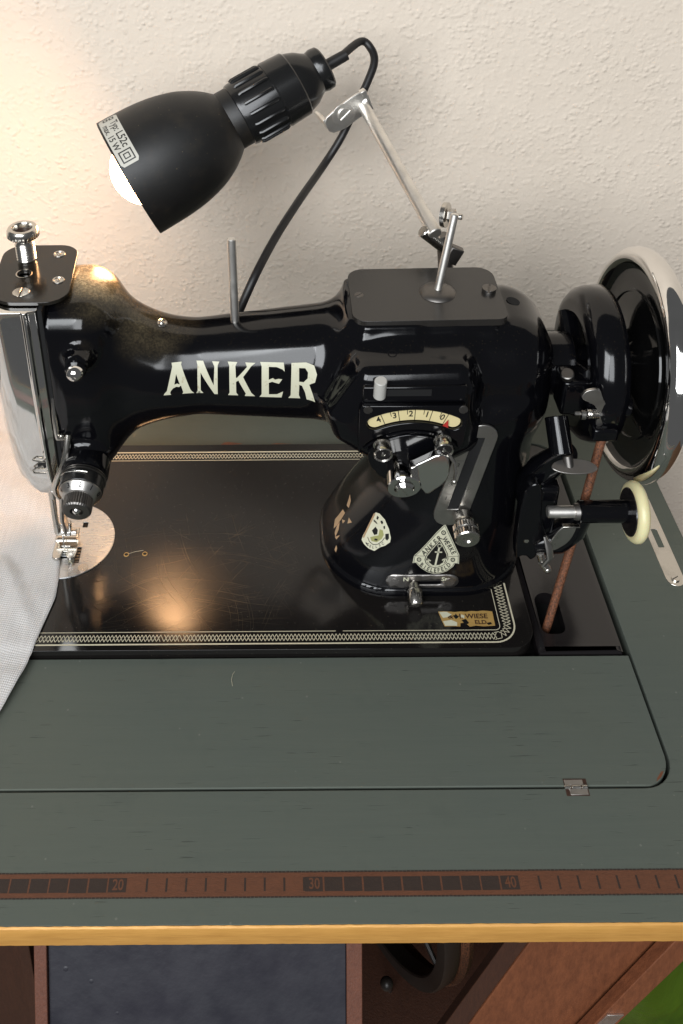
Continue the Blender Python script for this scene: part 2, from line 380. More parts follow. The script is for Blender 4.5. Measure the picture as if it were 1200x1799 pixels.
for i in range(-26, 37):                       # centimetre cells, i counted from the 20 mark
    x0, x1 = X20+(i)*CM, X20+(i+1)*CM
    if x1 < -14.6 or x0 > 20.6: continue
    dec = (i+1000)//10 - 100; dark = dec % 2 == 1; num = (i+1000) % 10 == 9
    d2 = .035+.02*rng.random()
    if dark or num:
        m = MB(); m.box((x0+.035, cy0+.01*rng.normal(), .005), (x1-d2, cy1+.01*rng.normal(), .019)); m.build('dark_field', 'ruler_dark', rul, 0)
        if num:
            V, F = text_mesh(str(20+i+1), .74, .012, .78); m = MB(); m.add([((x0+x1)/2+.02+v[0], (cy0+cy1)/2+v[1], .023) for v in V], F); m.build('numeral', 'ruler_light', rul, 0)
    else:
        m = MB(); m.box((x0+.06, cy0, .005), (x1-.07, cy1, .018)); m.build('light_field', 'ruler_light', rul, 0)
        if (i+1) % 10 != 0 and (i+1000) % 10 != 9:
            m = MB(); m.box((x1-.055, cy0+.02, .005), (x1+.045, cy1-.02, .0185)); m.build('tick', 'ruler_dark', rul, 0)
for P_ in ([(-4.35, 34.52), (-4.1, 34.75), (-3.75, 34.82), (-3.3, 34.75), (-2.6, 34.62), (-2.9, 34.55), (-3.5, 34.5)], [(-.4, 34.52), (.1, 34.66), (.7, 34.6), (1.4, 34.55)], [(21.0, 7.05), (21.35, 7.3), (21.6, 7.65), (21.45, 7.62), (21.1, 7.25)]):
    z_ = .004 if P_[0][1] > 20 else -.011
    m = MB(); m.add([(x, y, z_) for x, y in P_], [tuple(range(len(P_)))]); m.build('paint_chip', 'wood_red', T, 0)
m = MB(); m.tube([(-2.7, 13.1, .03), (-2.78, 13.5, .05), (-2.72, 13.9, .03), (-2.6, 14.1, .02)], .012, 5); m.build('lint_thread', 'lineprint', T)
# small flap hinge
m = MB(); m.box((15.83, 6.27, -.1), (17.1, 7.23, .004)); m.build('hinge_recess', 'wood_dark', T, 0)
hg = MB(); hg.box((15.87, 6.86, -.1), (16.9, 7.18, .02)); hg = hg.build('hinge', 'old_plate', T, bevel=.02); hg['label'] = 'small worn steel hinge in the front joint'
m = MB(); m.box((16.05, 6.32, -.1), (17.05, 6.66, .02)); m.build('hinge_leaf', 'old_plate', hg, bevel=.02)
for x0, x1 in ((15.8, 16.15), (16.2, 16.72), (16.77, 17.1)):
    m = MB(); m.cyl((x0, 6.76, -.02), (x1, 6.76, -.02), .13, n=12); m.build('knuckle', 'nickel', hg)
# lock plate let into the right board
m = MB(); m.plate(stadium((26.98, 20.95), (27.02, 28.2), .62), [rrect(26.78, 23.7, 27.2, 25.35, .05, 2)], XY, -.05, .03)
lp = m.build('lock_plate', 'nickel', T, bevel=.02); m = MB(); m.box((26.7, 23.6, -.4), (27.3, 25.45, -.02)); m.build('keyhole', 'hole', lp)
screw(lp, (26.98, 20.95, .02), (0, 0, 1), .28, ang=.5)
# black sheet-metal insert with belt opening
def ring_inset(P, d):
    n = len(P); Q = []
    for i in range(n):
        a, b, c = Vector(P[i-1]), Vector(P[i]), Vector(P[(i+1) % n])
        n1 = Vector((-(b-a).y, (b-a).x)).normalized(); n2 = Vector((-(c-b).y, (c-b).x)).normalized(); nn = (n1+n2).normalized()
        Q.append(tuple(b + nn*d/max(.4, nn.dot(n1))))
    return Q
op = rrect(16.42, 15.2, 21.72, 34.3, [1.7, .1, .05, .12]); ip = ring_inset(op, .42); hole = rrect(16.95, 16.55, 18.5, 19.75, [.75, .75, .5, .55])
hole = [(x + (y-16.5)*.02, y) for x, y in hole]
tv, tf, lo = fill(ip, [hole]); m = MB(); n = len(tv)
m.add([(x, y, .16) for x, y in tv] + [(x, y, -.9) for x, y in hole], tf)
Lh = lo[1]
m.f += [(Lh[i], n+i, n+(i+1) % len(Lh), Lh[(i+1) % len(Lh)]) for i in range(len(Lh))]
o = len(m.v); m.v += [(x, y, -.03) for x, y in op] + [(x, y, -1) for x, y in op]; K = len(op)
m.f += [(lo[0][i], lo[0][(i+1) % K], o+(i+1) % K, o+i) for i in range(K)] + [(o+i, o+(i+1) % K, o+K+(i+1) % K, o+K+i) for i in range(K)]
MT['insert'] = plain('black_lacquer_insert', (.010, .0085, .009), .20, .4, 30, IOR=1.55)
ins = m.build('insert_plate', 'insert', T, 28); ins['label'] = 'black lacquered insert plate with rounded belt opening'
# under the top: tilting drawer front with wooden rails, dark boards, trestle board, flywheel
def slab(name, mat, quad, th, parent, bevel=.05):
    q = [Vector(p) for p in quad]; nn = (q[1]-q[0]).cross(q[3]-q[0]).normalized()
    if nn.y > 0: nn = -nn
    m = MB(); m.add(q + [p - nn*th for p in q], [(0,1,2,3),(7,6,5,4),(0,4,5,1),(1,5,6,2),(2,6,7,3),(3,7,4,0)]); return m.build(name, mat, parent, bevel=bevel)
dz = -17.0; sl = math.tan(R(29))
yb = lambda z: 8.0 + (z+2)*sl
def dq(x0, x1, off=0): return [(x0*1.0, yb(-2)-off, -2), (x1, yb(-2)-off, -2), (x1*.985, yb(-21)-off, -21), (x0*.985, yb(-21)-off, -21)]
dr = slab('drawer_front', 'blue_panel', dq(-13.3, 3.86), .8, T); dr['label'] = 'blue grey painted tilting drawer front'
slab('drawer_rail', 'wood_rail', dq(-14.05, -13.32, .35), 1.6, dr); slab('drawer_rail', 'wood_rail', dq(3.88, 4.78, .35), 1.6, dr)
slab('inner_board', 'wood_dark', [(-22, 9, -2), (-16.4, 9, -2), (-17.2, 9, -38), (-22, 9, -38)], 1, T)
slab('inner_post', 'wood_dark', [(-16.3, 7.6, -2), (-15.6, 7.6, -2), (-16.6, 6.6, -38), (-17.4, 6.6, -38)], 1.2, T)
slab('back_board', 'wood_dark', [(-30, 33, -2.4), (27, 33, -2.4), (27, 33, -41), (-30, 33, -41)], 1.5, T)
br = slab('slanted_board', 'wood_red', [(17.0, 4.19, -2), (25.47, 4.2, -2), (15.78, 2.35, -24), (9.3, 2.36, -24)], 1.2, T); br['label'] = 'worn red brown board slanting down to the left'
slab('slanted_batten', 'wood_red', [(24.5, 3.2, -2), (26.3, 3.2, -2), (15.95, 1.35, -24), (14.87, 1.35, -24)], .8, br)
slab('board_side', 'wood_dark', [(16.0, 4.6, -2), (16.96, 4.25, -2), (9.26, 2.42, -24), (8.2, 2.8, -24)], 1.0, br)
slab('metal_fitting', 'bright', [(19.1, 2.03, -14.55), (20.05, 2.03, -14.55), (18.2, 1.75, -18.2), (17.3, 1.75, -18.2)], .1, br, .01)
m = MB(); m.box((-30.5, 9.5, -40), (27.5, 33, -38.6)); m.build('added_shelf', 'wood_dark', T)  # shelf added to shut light out, so the gaps stay dark
m = MB(); m.box((-31.5, 4.5, -41), (-30.2, 47, -1.8)); m.build('side_panel', 'wood_dark', T)
m = MB(); m.box((27.2, 9.5, -41), (28.4, 47, -1.8)); m.build('side_panel', 'wood_dark', T)
for x in (-29, 26): slab('leg', 'wood_dark', [(x, 36, -1.8), (x+3, 36, -1.8), (x+3, 36, -74.5), (x, 36, -74.5)], 3, T)
for x in (-29, 26): slab('leg', 'wood_dark', [(x, 6, -1.8), (x+3, 6, -1.8), (x+3, 6, -74.5), (x, 6, -74.5)], 3, T)
MT['wheel_iron'] = plain('brown_black_iron', (.022, .017, .014), .4, .5, 50)
fw = MB(); W0 = Vector((6.4, 20, -23)); WN = Vector((math.cos(R(25)), math.sin(R(25)), 0))
fw.lathe([(-.7, 11.9), (-.8, 12.0), (-.8, 12.9), (-.6, 13.0), (.3, 13.0), (.5, 12.9), (.5, 12.0), (.4, 11.9), (-.7, 11.9)], W0, WN, 72, (False, False)); fly = fw.build('flywheel', 'wheel_iron', T); fly['label'] = 'dark treadle flywheel under the table top'
for kk in range(5):
    a = R(200+72*kk); m = MB(); m.tube([W0, W0+(Vector((WN.y, -WN.x, 0))*math.cos(a)+Vector((0, 0, 1))*math.sin(a))*12.0], [.4, .2], 8); m.build('spoke', 'wheel_iron', fly)
m = MB(); m.lathe([(.52, 12.7), (.52, 13.1), (.95, 13.25), (1.4, 13.1), (1.4, 12.6), (.52, 12.7)], W0, WN, 72, (False, False)); m.build('belt_on_rim', 'leather', fly)
m = MB(); m.sphere((7.35, 8, -24.6), .45, n=16, m=10); m.cyl((7.4, 8.15, -25), (8.9, 13.6, -38.7), .2, n=12); m.build('round_knob', 'wheel_iron', T)

# green plastic in the corner
m = MB(); nn = 34; vs = []; fs = []
for i in range(nn+1):
    for j in range(nn+1):
        u, v = i/nn, j/nn; b = math.sin(math.pi*u)**.5*math.sin(math.pi*v)**.5
        vs.append((20.5+16*u, 9 - 5.0*b + .9*math.sin(7*u+5*v)*b + .35*math.sin(19*u-13*v)*b, -46 + 31*v + 1.2*math.sin(6*u)*v))
for i in range(nn):
    for j in range(nn): a = i*(nn+1)+j; fs.append((a, a+nn+1, a+nn+2, a+1))
B = len(vs); vs += [(x, 18 - y*.9 + 4, z) for x, y, z in vs]; fs += [tuple(B+q for q in reversed(f)) for f in fs]
edge = [i*(nn+1) for i in range(nn+1)] + [nn*(nn+1)+j for j in range(1, nn+1)] + [i*(nn+1)+nn for i in range(nn-1, -1, -1)] + [j for j in range(nn-1, 0, -1)]
fs += [(edge[i], edge[(i+1) % len(edge)], B+edge[(i+1) % len(edge)], B+edge[i]) for i in range(len(edge))]
m.add(vs, fs); gb = m.build('plastic_bag', 'green_plastic'); gb['label'] = 'deep green crumpled plastic bag in the bottom right corner beside the slanted board'; gb['category'] = 'bag'

# ------------------------------------------------------------------ sewing machine
SM = empty('sewing_machine', (2, 24.6, 0), 'old black enamelled sewing machine with cream lettering and chrome handwheel', 'sewing machine')
BX0, BX1, BY0, BY1, BZ = -21.5, 16.25, 15.2, 33.85, .6
m = MB(); m.plate(rrect(BX0, BY0, BX1, BY1, [1.2, 1.2, 1.2, 1.5], 8), [], XY, -.5, BZ); bed = m.build('bed', 'bed', SM, 30, bevel=.22, seg=4); bed['label'] = 'flat black bed with patterned cream border and fine scratches'
# printed border: two lines and a lattice of diamonds
m = MB(); z = BZ+.006
def seg(a, b, w):
    a, b = Vector(a), Vector(b); d = (b-a).normalized(); p = Vector((-d.y, d.x))*w/2
    m.add([(q.x, q.y, z) for q in (a-p, b-p, b+p, a+p)], [(0,1,2,3)])
def poly(P, w, skip=.0):
    for i in range(len(P)-1):
        if rng.random() < skip: continue
        seg(P[i], P[i+1], w)
co = arc(13.75, 17.05, 1.42, -90, 0, 10); ci = arc(13.9, 16.85, .32, -90, 0, 4)
po = [(x, 15.63) for x in np.arange(-21, 13.7, .45)] + co + [(15.17, y) for y in np.arange(17.4, 20.3, .4)]
poly(po, .10, .012)
poly([(x, 16.53) for x in np.arange(-21, 13.9, .45)] + ci + [(14.22, y) for y in np.arange(17.1, 20.3, .4)], .045, .01)
per = .4715
for ph in (0, 1):
    P = []; x = -21; i = 0
    while x < 13.9: P.append((x, 15.83 if (i+ph) % 2 else 16.33)); x += per/2; i += 1
    poly(P, .042, .006)
    P = []; s = 0; i = 0
    ctr = (13.85, 16.98)
    P = [(13.75, 15.83 if ph else 16.33)]
    for q, a in enumerate((-72, -54, -36, -18, 0)): rr_ = (1.1 if (q+ph) % 2 else .62); P.append((ctr[0]+rr_*math.cos(R(a)), ctr[1]+rr_*math.sin(R(a))))
    y = 17.2; i = ph
    while y < 20.2: P.append((14.42 if i % 2 else 14.97, y)); y += per/2; i += 1
    poly(P, .042)
m.build('front_border', 'lineprint', bed, 0)
m = MB()
poly([(x, 33.0) for x in np.arange(-21, 7, .5)], .13); poly([(x, 32.1) for x in np.arange(-21, 7, .5)], .06)
for ph in (0, 1):
    P = []; x = -21; i = 0
    while x < 7: P.append((x, 32.28 if (i+ph) % 2 else 32.80)); x += .497/2; i += 1
    poly(P, .052, .0)
m.build('back_border', 'lineprint', bed, 0)
# dealer's foil plate
m = MB(); jag = [(10.45, 17.95)] + [(10.45+.36*i, 17.95+.03*rng.normal()) for i in range(1, 10)] + [(13.95, 17.93), (13.93, 16.85), (13.2, 16.8), (12.7, 16.86), (12.3, 16.78), (12.05, 17.1), (11.75, 17.05), (11.7, 16.8), (11.3, 16.83), (10.7, 16.82), (10.6, 17.2)]
m.plate(jag, [], XY, BZ+.002, BZ+.008); fp = m.build('foil_label', 'goldprint', bed, 0)
fp['label'] = 'worn gold foil dealer label reading WIESE'
for s_, x, y, sz in (('& H. WIESE', 12.3, 17.56, .5), ('ELD', 13.05, 17.1, .42)):
    V, F = text_mesh(s_, sz, .012, 1.05); m = MB(); m.add([(x+v[0], y+v[1], BZ+.012) for v in V], F); m.build('lettering', 'wood_dark', fp, 0)
for P_, mt in (([(10.5, 17.9), (11.0, 17.92), (11.3, 17.7), (10.95, 17.5), (10.7, 17.45)], 'cream'), ([(10.65, 17.2), (11.2, 17.3), (11.55, 17.1), (11.5, 16.85), (10.75, 16.86)], 'cream'), ([(11.35, 17.62), (11.6, 17.7), (11.7, 17.5), (11.5, 17.35)], 'ink'), ([(11.9, 17.72), (12.1, 17.62), (12.05, 17.4), (11.85, 17.5)], 'cream'), ([(11.85, 17.28), (12.15, 17.36), (12.3, 17.05), (12.05, 16.9)], 'ink'), ([(13.4, 17.05), (13.7, 17.1), (13.75, 16.95), (13.5, 16.9)], 'ink')):
    m = MB(); m.add([(x, y, BZ+.016) for x, y in P_], [tuple(range(len(P_)))]); m.build('worn_spot', mt, fp, 0)

# --- cast body as one continuous surface from a distance field
def rbox(x, y, z, lo, hi, r):
    q = [np.abs(p-(a+b)/2)-((b-a)/2-r) for p, a, b in zip((x, y, z), lo, hi)]
    return np.sqrt(sum(np.maximum(t, 0)**2 for t in q)) + np.minimum(np.maximum(np.maximum(q[0], q[1]), q[2]), 0) - r
def smin(a, b, k):
    h = np.clip(.5+.5*(b-a)/k, 0, 1); return b*(1-h)+a*h-k*h*(1-h)
def smax(a, b, k): return -smin(-a, -b, k)
sst = lambda t: (lambda c: c*c*(3-2*c))(np.clip(t, 0, 1))
def caps(x, y, z, a, b, r1, r2):
    a, b = np.array(a), np.array(b); ab = b-a; t = np.clip(((x-a[0])*ab[0]+(y-a[1])*ab[1]+(z-a[2])*ab[2])/(ab@ab), 0, 1)
    return np.sqrt((x-a[0]-t*ab[0])**2+(y-a[1]-t*ab[1])**2+(z-a[2]-t*ab[2])**2) - (r1+(r2-r1)*t)
HP = np.array([(3.35,15.6),(5.0,19.0),(11.0,19.15),(11.35,18.2),(11.3,13.2),(10.2,12.2),(6.2,12.1),(3.7,14.2)])
def sdpoly(px, pz, P):
    d = np.full(px.shape, 1e9); s = np.ones(px.shape)
    for i in range(len(P)):
        a, b = P[i], P[i-1]; e = b-a; wx, wz = px-a[0], pz-a[1]; t = np.clip((wx*e[0]+wz*e[1])/(e@e), 0, 1)
        d = np.minimum(d, (wx-e[0]*t)**2+(wz-e[1]*t)**2)
        c1 = pz >= a[1]; c2 = pz < b[1]; c3 = e[0]*wz > e[1]*wx
        s = np.where((c1 & c2 & c3) | (~c1 & ~c2 & ~c3), -s, s)
    return s*np.sqrt(d)
HC = HP.mean(0); HP2 = HC+(HP-HC)*np.array([.86, .80])
def body(x, y, z):
    t = np.clip((x+9)/13, 0, 1); ry = 2.4+.85*t; rz = 2.72+1.12*t; zc = 15.35+.50*t
    e = ((np.abs(y-24.6)/ry)**2.2+(np.abs(z-zc)/rz)**2.2)**(1/2.2)
    arm = np.maximum((e-1)*2.5, np.abs(x+2)-9.5)
    xm = 3.2+.72*(np.logaddexp(0, 1.8*(z-1.7))-np.logaddexp(0, 1.8*(z-7.4)))/1.8; xc, hx = (xm+16.6)/2, (16.6-xm)/2; ym = 19.35+.5*sst((z-6)/8); yc, hy = (ym+29.7)/2, (29.7-ym)/2
    r = 4.5; qx, qy = np.abs(x-xc)-hx+r, np.abs(y-yc)-hy+r
    d2 = np.sqrt(np.maximum(qx, 0)**2+np.maximum(qy, 0)**2)+np.minimum(np.maximum(qx, qy), 0)-r
    pil = smax(d2, z-15, .6)
    lip = smax(d2-.16+.0*z, np.abs(z-.75)-.3, .12)
    blk = rbox(x, y, z, (4.3, 20.5, 11.2), (17.0, 28.9, 20.0), 2.9)
    pad = smax(sdpoly(x, y, PADP), np.abs(z-18.5)-1.75, .15)
    hou = smax(sdpoly(x, z, HP2)-.9, np.abs(y-21.9)-3.0, 1.3)
    d = smin(pil, blk, 1.3); d = smin(d, pad, .45); d = smin(d, hou, 1.1); d = smin(d, arm, 1.7); d = smin(d, lip, .25)
    head = rbox(x, y, z, (-16, 21.25, 9.6), (-9.75, 28.0, 21.7), 1.75)
    sl_ = caps(x, y, z, (-11.3, 24.7, 18.9), (-8.0, 24.6, 16.2), 2.75, 2.3)
    hd = smin(head, sl_, 1.2)
    ar_ = caps(x, y, z, (-11.4, 24.6, 11.6), (-7.4, 24.6, 14.7), 2.1, 1.9)
    d = smin(d, smin(hd, ar_, 1.2), 2.1)
    boss = caps(x, y, z, (-11.45, 22.5, 19.0), (-11.45, 20.55, 18.85), 1.0, .72); d = smin(d, boss, .5)
    tb = caps(x, y, z, (-11.9, 22.5, 10.7), (-11.9, 21.0, 10.5), 1.6, 1.45); d = smin(d, tb, .6)
    d = smax(d, -13.35-x, .12)
    return smax(d, .45-z, .05)
PADP = np.array([(4.55+.8, 21.85), (13.75-.8, 22.05), (13.75, 23.0), (13.75, 26.9), (13.0, 27.75), (5.3, 27.75), (4.55, 26.9), (4.55, 22.6)])
hg_ = .17; lo_ = np.array((-14.0, 17.9, .2)); hi_ = np.array((17.8, 30.6, 22.4))
ax = [np.arange(lo_[i], hi_[i]+hg_, hg_) for i in range(3)]
G = np.meshgrid(*ax, indexing='ij'); Fv = body(*G)
def surface_nets(F, lo, h):
    ins = F < 0; nx, ny, nz_ = F.shape; acc = np.zeros((nx-1, ny-1, nz_-1, 3)); cnt = np.zeros((nx-1, ny-1, nz_-1))
    sl = lambda o: tuple(slice(o[i], F.shape[i]-1+o[i]) for i in range(3))
    for axis in range(3):
        for da in (0, 1):
            for db in (0, 1):
                o = [0, 0, 0]; oth = [i for i in range(3) if i != axis]; o[oth[0]] = da; o[oth[1]] = db; p = list(o); p[axis] = 1
                A, Bv = F[sl(o)], F[sl(p)]; c = (A < 0) != (Bv < 0); t = np.where(c, A/np.where(c, A-Bv, 1), 0)
                pos = np.zeros(A.shape+(3,)); pos[..., 0] += o[0]; pos[..., 1] += o[1]; pos[..., 2] += o[2]; pos[..., axis] += t
                acc += pos*c[..., None]; cnt += c
    act = cnt > 0; idx = -np.ones(act.shape, int); idx[act] = np.arange(act.sum()); cells = np.argwhere(act)
    V = (cells + acc[act]/cnt[act][:, None])*h + lo; Q = []
    for axis in range(3):
        o2 = [i for i in range(3) if i != axis]; s0 = [slice(None)]*3; s1 = [slice(None)]*3; s0[axis] = slice(0, -1); s1[axis] = slice(1, None)
        e = np.argwhere(ins[tuple(s0)] != ins[tuple(s1)]); ok = (e[:, o2[0]] > 0) & (e[:, o2[1]] > 0) & (e[:, o2[0]] < F.shape[o2[0]]-1) & (e[:, o2[1]] < F.shape[o2[1]]-1); e = e[ok]
        def cell(da, db): c = e.copy(); c[:, o2[0]] -= da; c[:, o2[1]] -= db; return idx[c[:, 0], c[:, 1], c[:, 2]]
        q = np.stack([cell(1, 1), cell(0, 1), cell(0, 0), cell(1, 0)], 1); fl = ins[e[:, 0], e[:, 1], e[:, 2]]
        if axis == 1: fl = ~fl
        q[~fl] = q[~fl][:, ::-1]; Q.append(q)
    return V, np.concatenate(Q)
V, Q = surface_nets(Fv, lo_, hg_)
def grad(f, P, e=.02): return np.stack([(f(*(P+d).T)-f(*(P-d).T))/(2*e) for d in np.eye(3)*e], 1)
for _ in range(4):
    g = grad(body, V); V = V - np.clip(body(*V.T)/np.maximum((g*g).sum(1), .05), -.15, .15)[:, None]*g
m = MB(); m.v = [tuple(p) for p in V]; m.f = [tuple(int(i) for i in q) for q in Q]
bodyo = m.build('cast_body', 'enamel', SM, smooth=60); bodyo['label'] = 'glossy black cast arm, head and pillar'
def surf_y(x, z, y0=16.0):
    x, z = np.asarray(x, float), np.asarray(z, float); y = np.full(x.shape, y0)
    for _ in range(80): y = y + np.clip(body(x, y, z)*.6, -.3, .4)
    return y
def on_body(name, V2, F2, mat, parent, off, edge=.22):
    """lay a flat drawing in (x,z) on the front of the cast body"""
    bm = bmesh.new(); vs = [bm.verts.new((p[0], p[1], 0)) for p in V2]
    for f in F2:
        try: bm.faces.new([vs[i] for i in f])
        except ValueError: pass
    bmesh.ops.triangulate(bm, faces=bm.faces)
    for _ in range(4):
        es = [e for e in bm.edges if e.calc_length() > edge]
        if not es: break
        bmesh.ops.subdivide_edges(bm, edges=es, cuts=1); bmesh.ops.triangulate(bm, faces=[f for f in bm.faces if len(f.verts) > 3])
    bm.verts.index_update(); P = np.array([v.co[:2] for v in bm.verts]); F = [tuple(v.index for v in f.verts) for f in bm.faces]; bm.free()
    y = surf_y(P[:, 0], P[:, 1]); P3 = np.stack([P[:, 0], y, P[:, 1]], 1); g = grad(body, P3); P3 = P3 + off*g/np.linalg.norm(g, axis=1)[:, None]
    m = MB(); m.v = [tuple(p) for p in P3]; m.f = F; return m.build(name, mat, parent, smooth=80)
def on_plane(name, V2, F2, mat, parent, off, pl, edge=.22):
    """lay a flat drawing given in a tangent plane (centre, normal) on the cast body"""
    c, n = np.array(pl[0], float), np.array(pl[1], float); n /= np.linalg.norm(n); eu = np.cross((0, 0, 1), n); eu /= np.linalg.norm(eu); ev = np.cross(n, eu)
    bm = bmesh.new(); vs = [bm.verts.new((p[0], p[1], 0)) for p in V2]
    for f in F2: bm.faces.new([vs[i] for i in f])
    for _ in range(4):
        bmesh.ops.triangulate(bm, faces=[f for f in bm.faces if len(f.verts) > 3]); es = [e for e in bm.edges if e.calc_length() > edge]
        if not es: break
        bmesh.ops.subdivide_edges(bm, edges=es, cuts=1)
    bmesh.ops.triangulate(bm, faces=[f for f in bm.faces if len(f.verts) > 3])
    bm.verts.index_update(); U_ = np.array([v.co[:2] for v in bm.verts]); F = [tuple(v.index for v in f.verts) for f in bm.faces]; bm.free()
    P = c + U_[:, :1]*eu + U_[:, 1:]*ev + n*2.5; t = np.zeros(len(P))
    for _ in range(60): t += np.clip(body(*(P-n*t[:, None]).T)*.6, -.2, .3)
    P = P-n*t[:, None]; g = grad(body, P); P = P+off*g/np.linalg.norm(g, axis=1)[:, None]
    m = MB(); m.v = [tuple(p) for p in P]; m.f = F; return m.build(name, mat, parent, smooth=80)
# ANKER lettering, one piece per letter
L = {}
L['A'] = ([(90,292),(97,281),(112,268),(150,145),(146,128),(208,128),(205,140),(258,270),(268,282),(280,292),(206,292),(213,282),(201,243),(188,250),(172,247),(152,254),(137,268),(131,281),(137,292)], [[(173,180),(160,234),(178,230),(194,236)]])
L['N'] = ([(300,127),(342,127),(405,245),(412,150),(398,127),(443,127),(432,145),(428,298),(408,298),(325,180),(322,275),(338,293),(293,293),(303,278),(306,145)], [])
L['K'] = ([(495,125),(555,125),(543,143),(545,200),(552,200),(615,145),(605,125),(668,125),(640,142),(590,195),(640,285),(663,305),(598,305),(605,290),(560,214),(545,222),(545,285),(557,302),(493,302),(503,286),(505,143)], [])
L['E'] = ([(697,120),(843,118),(848,160),(835,150),(800,140),(750,140),(749,205),(775,195),(790,203),(810,198),(833,200),(812,225),(790,220),(770,215),(749,222),(749,290),(800,288),(838,270),(828,308),(690,308),(704,290),(706,140)], [])
L['R'] = ([(890,118),(980,113),(1030,125),(1047,165),(1035,205),(1000,222),(1022,270),(1037,312),(985,312),(975,270),(955,232),(938,228),(936,290),(945,310),(870,310),(885,292),(890,140)], [[(937,140),(937,210),(965,212),(990,190),(992,160),(975,140)]])
lt = lambda p: (-6.67+(260+p[0]/3.529-288)*.0342, 15.35+(706-620-p[1]/3.529)*.0432 + (260+p[0]/3.529-288)*.0003)
for ch, (o_, h_) in L.items():
    V2, F2, _ = fill([lt(p) for p in o_], [[lt(p) for p in q] for q in h_]); on_body('letter', V2, F2, 'worn_cream', bodyo, .012)
# maker's emblem on the pillar base
em = lambda p: (10.23+(600+p[0]/4-762)*.0365-(1005-880-p[1]/4)*.0039, 2.55+(1005-880-p[1]/4)*.0511)
def draw(name, P, mat, off, parent, holes=()):
    V2, F2, _ = fill([em(p) for p in P], [[em(q) for q in h] for h in holes]); return on_body(name, V2, F2, mat, parent, off)
def strip(P, w):
    V2, F2 = [], []
    for i in range(len(P)-1):
        a, b = Vector(P[i]), Vector(P[i+1]); d = (b-a).normalized(); a, b = a-d*w*.2, b+d*w*.2; p = Vector((-d.y, d.x))*w/2; o = len(V2)
        V2 += [em(q) for q in (a-p, b-p, b+p, a+p)]; F2.append((o, o+1, o+2, o+3))
    return V2, F2
base = [(730,158),(758,215),(790,285),(828,368),(826,432),(798,430),(785,452),(740,485),(690,500),(650,503),(600,488),(560,462),(538,440),(524,424),(499,424),(511,374),(545,345),(600,290),(670,215)]
eb = draw('emblem', base, 'cream', .010, bodyo); eb['label'] = 'cream drop-shaped emblem with anchor reading ANKER WERKE BIELEFELD'
inn = [(692,256),(722,305),(748,360),(752,395),(738,425),(705,448),(660,460),(620,452),(592,428),(583,400),(592,372),(625,330),(660,290)]
draw('emblem_field', inn, 'ink', .016, eb)
cc = Vector((672, 385)); inner2 = [tuple(cc+(Vector(p)-cc)*.90) for p in inn]
V2, F2 = strip(inner2+[inner2[0]], 5); on_body('emblem_outline', V2, F2, 'cream', eb, .022)
b2 = [tuple(cc+(Vector(p)-cc)*.955) for p in base]; V2, F2 = strip(b2+[b2[0]], 3.5); on_body('emblem_outline', V2, F2, 'ink', eb, .016)
for P_, w_ in (([(687,318),(659,440)], 13), ([(658,345),(706,347)], 8), ([(606,396),(614,424),(636,442),(660,446),(690,441),(716,424),(730,392)], 9), ([(600,420),(606,394),(626,408)], 7), ([(742,412),(731,390),(708,404)], 7)):
    V2, F2 = strip(P_, w_); on_body('anchor', V2, F2, 'cream', eb, .024)
V2, F2 = strip([(690+13*math.cos(t), 303+12*math.sin(t)) for t in np.linspace(0, 2*math.pi, 13)], 5); on_body('anchor', V2, F2, 'cream', eb, .024)
for P_ in ([(511,374),(590,374)], [(752,380),(826,376)]): V2, F2 = strip(P_, 3); on_body('emblem_outline', V2, F2, 'ink', eb, .017)
for c_ in ((718,213),(545,399),(783,402)):
    V2, F2 = strip([(c_[0]+13*math.cos(t), c_[1]+12*math.sin(t)) for t in np.linspace(0, 2*math.pi, 15)], 7); on_body('emblem_rosette', V2, F2, 'ink', eb, .017)
    V2, F2, _ = fill([em((c_[0]+4*math.cos(t), c_[1]+4*math.sin(t))) for t in np.linspace(0, 2*math.pi, 9)[:-1]]); on_body('emblem_rosette', V2, F2, 'ink', eb, .017)
def put_text(word, pts, size, parent, mat='ink', off=.017, sx=1.0, flip=1):
    for ch, (px_, py_, ang) in zip(word, pts):
        V2, F2 = text_mesh(ch, size*1.16, 1.3, sx); ca, sa = math.cos(R(ang)), math.sin(R(ang))
        on_body('lettering', [em((px_+v[0]*ca+v[1]*sa, py_+v[0]*sa-v[1]*ca)) for v in V2], F2, mat, parent, off, .3)
put_text('ANKER', [(582+(690-582)*t, 352+(252-352)*t, -43) for t in np.linspace(0, 1, 5)], 42, eb, sx=.9)
put_text('WERKE', [(728+(786-728)*t, 262+(352-262)*t, 63) for t in np.linspace(0, 1, 5)], 40, eb, sx=.8)
bl = [(562,437,42),(584,456,34),(607,469,25),(632,477,15),(657,480,4),(682,477,-6),(708,470,-15),(732,458,-26),(754,441,-38)]
put_text('BIELEFELD', bl, 36, eb, sx=.85)
# worn half badge and flaked transfer on the left of the base
half = [(170,120),(205,125),(255,160),(295,220),(315,280),(312,310),(280,335),(240,350),(205,376),(160,362),(120,335),(95,308),(100,280)]
BP = ((6.25, 20.3, 5.0), (-.52, -.77, .36)); bm_ = lambda p: (-.02+.0092*(p[0]-205)+.0015*(p[1]-250), -.04+.0040*(p[0]-205)-.0095*(p[1]-250))
def bdraw(name, P, mat, off, parent): V2, F2, _ = fill([bm_(p) for p in P]); return on_plane(name, V2, F2, mat, parent, off, BP)
def bstrip(name, P, w, mat, parent):
    V2, F2 = [], []
    for a, b in zip(P[:-1], P[1:]):
        a, b = Vector(a), Vector(b); d = (b-a).normalized(); p = Vector((-d.y, d.x))*w/2; o = len(V2); V2 += [bm_(q) for q in (a-p, b-p, b+p, a+p)]; F2.append((o, o+1, o+2, o+3))
    on_plane(name, V2, F2, mat, parent, .016, BP)
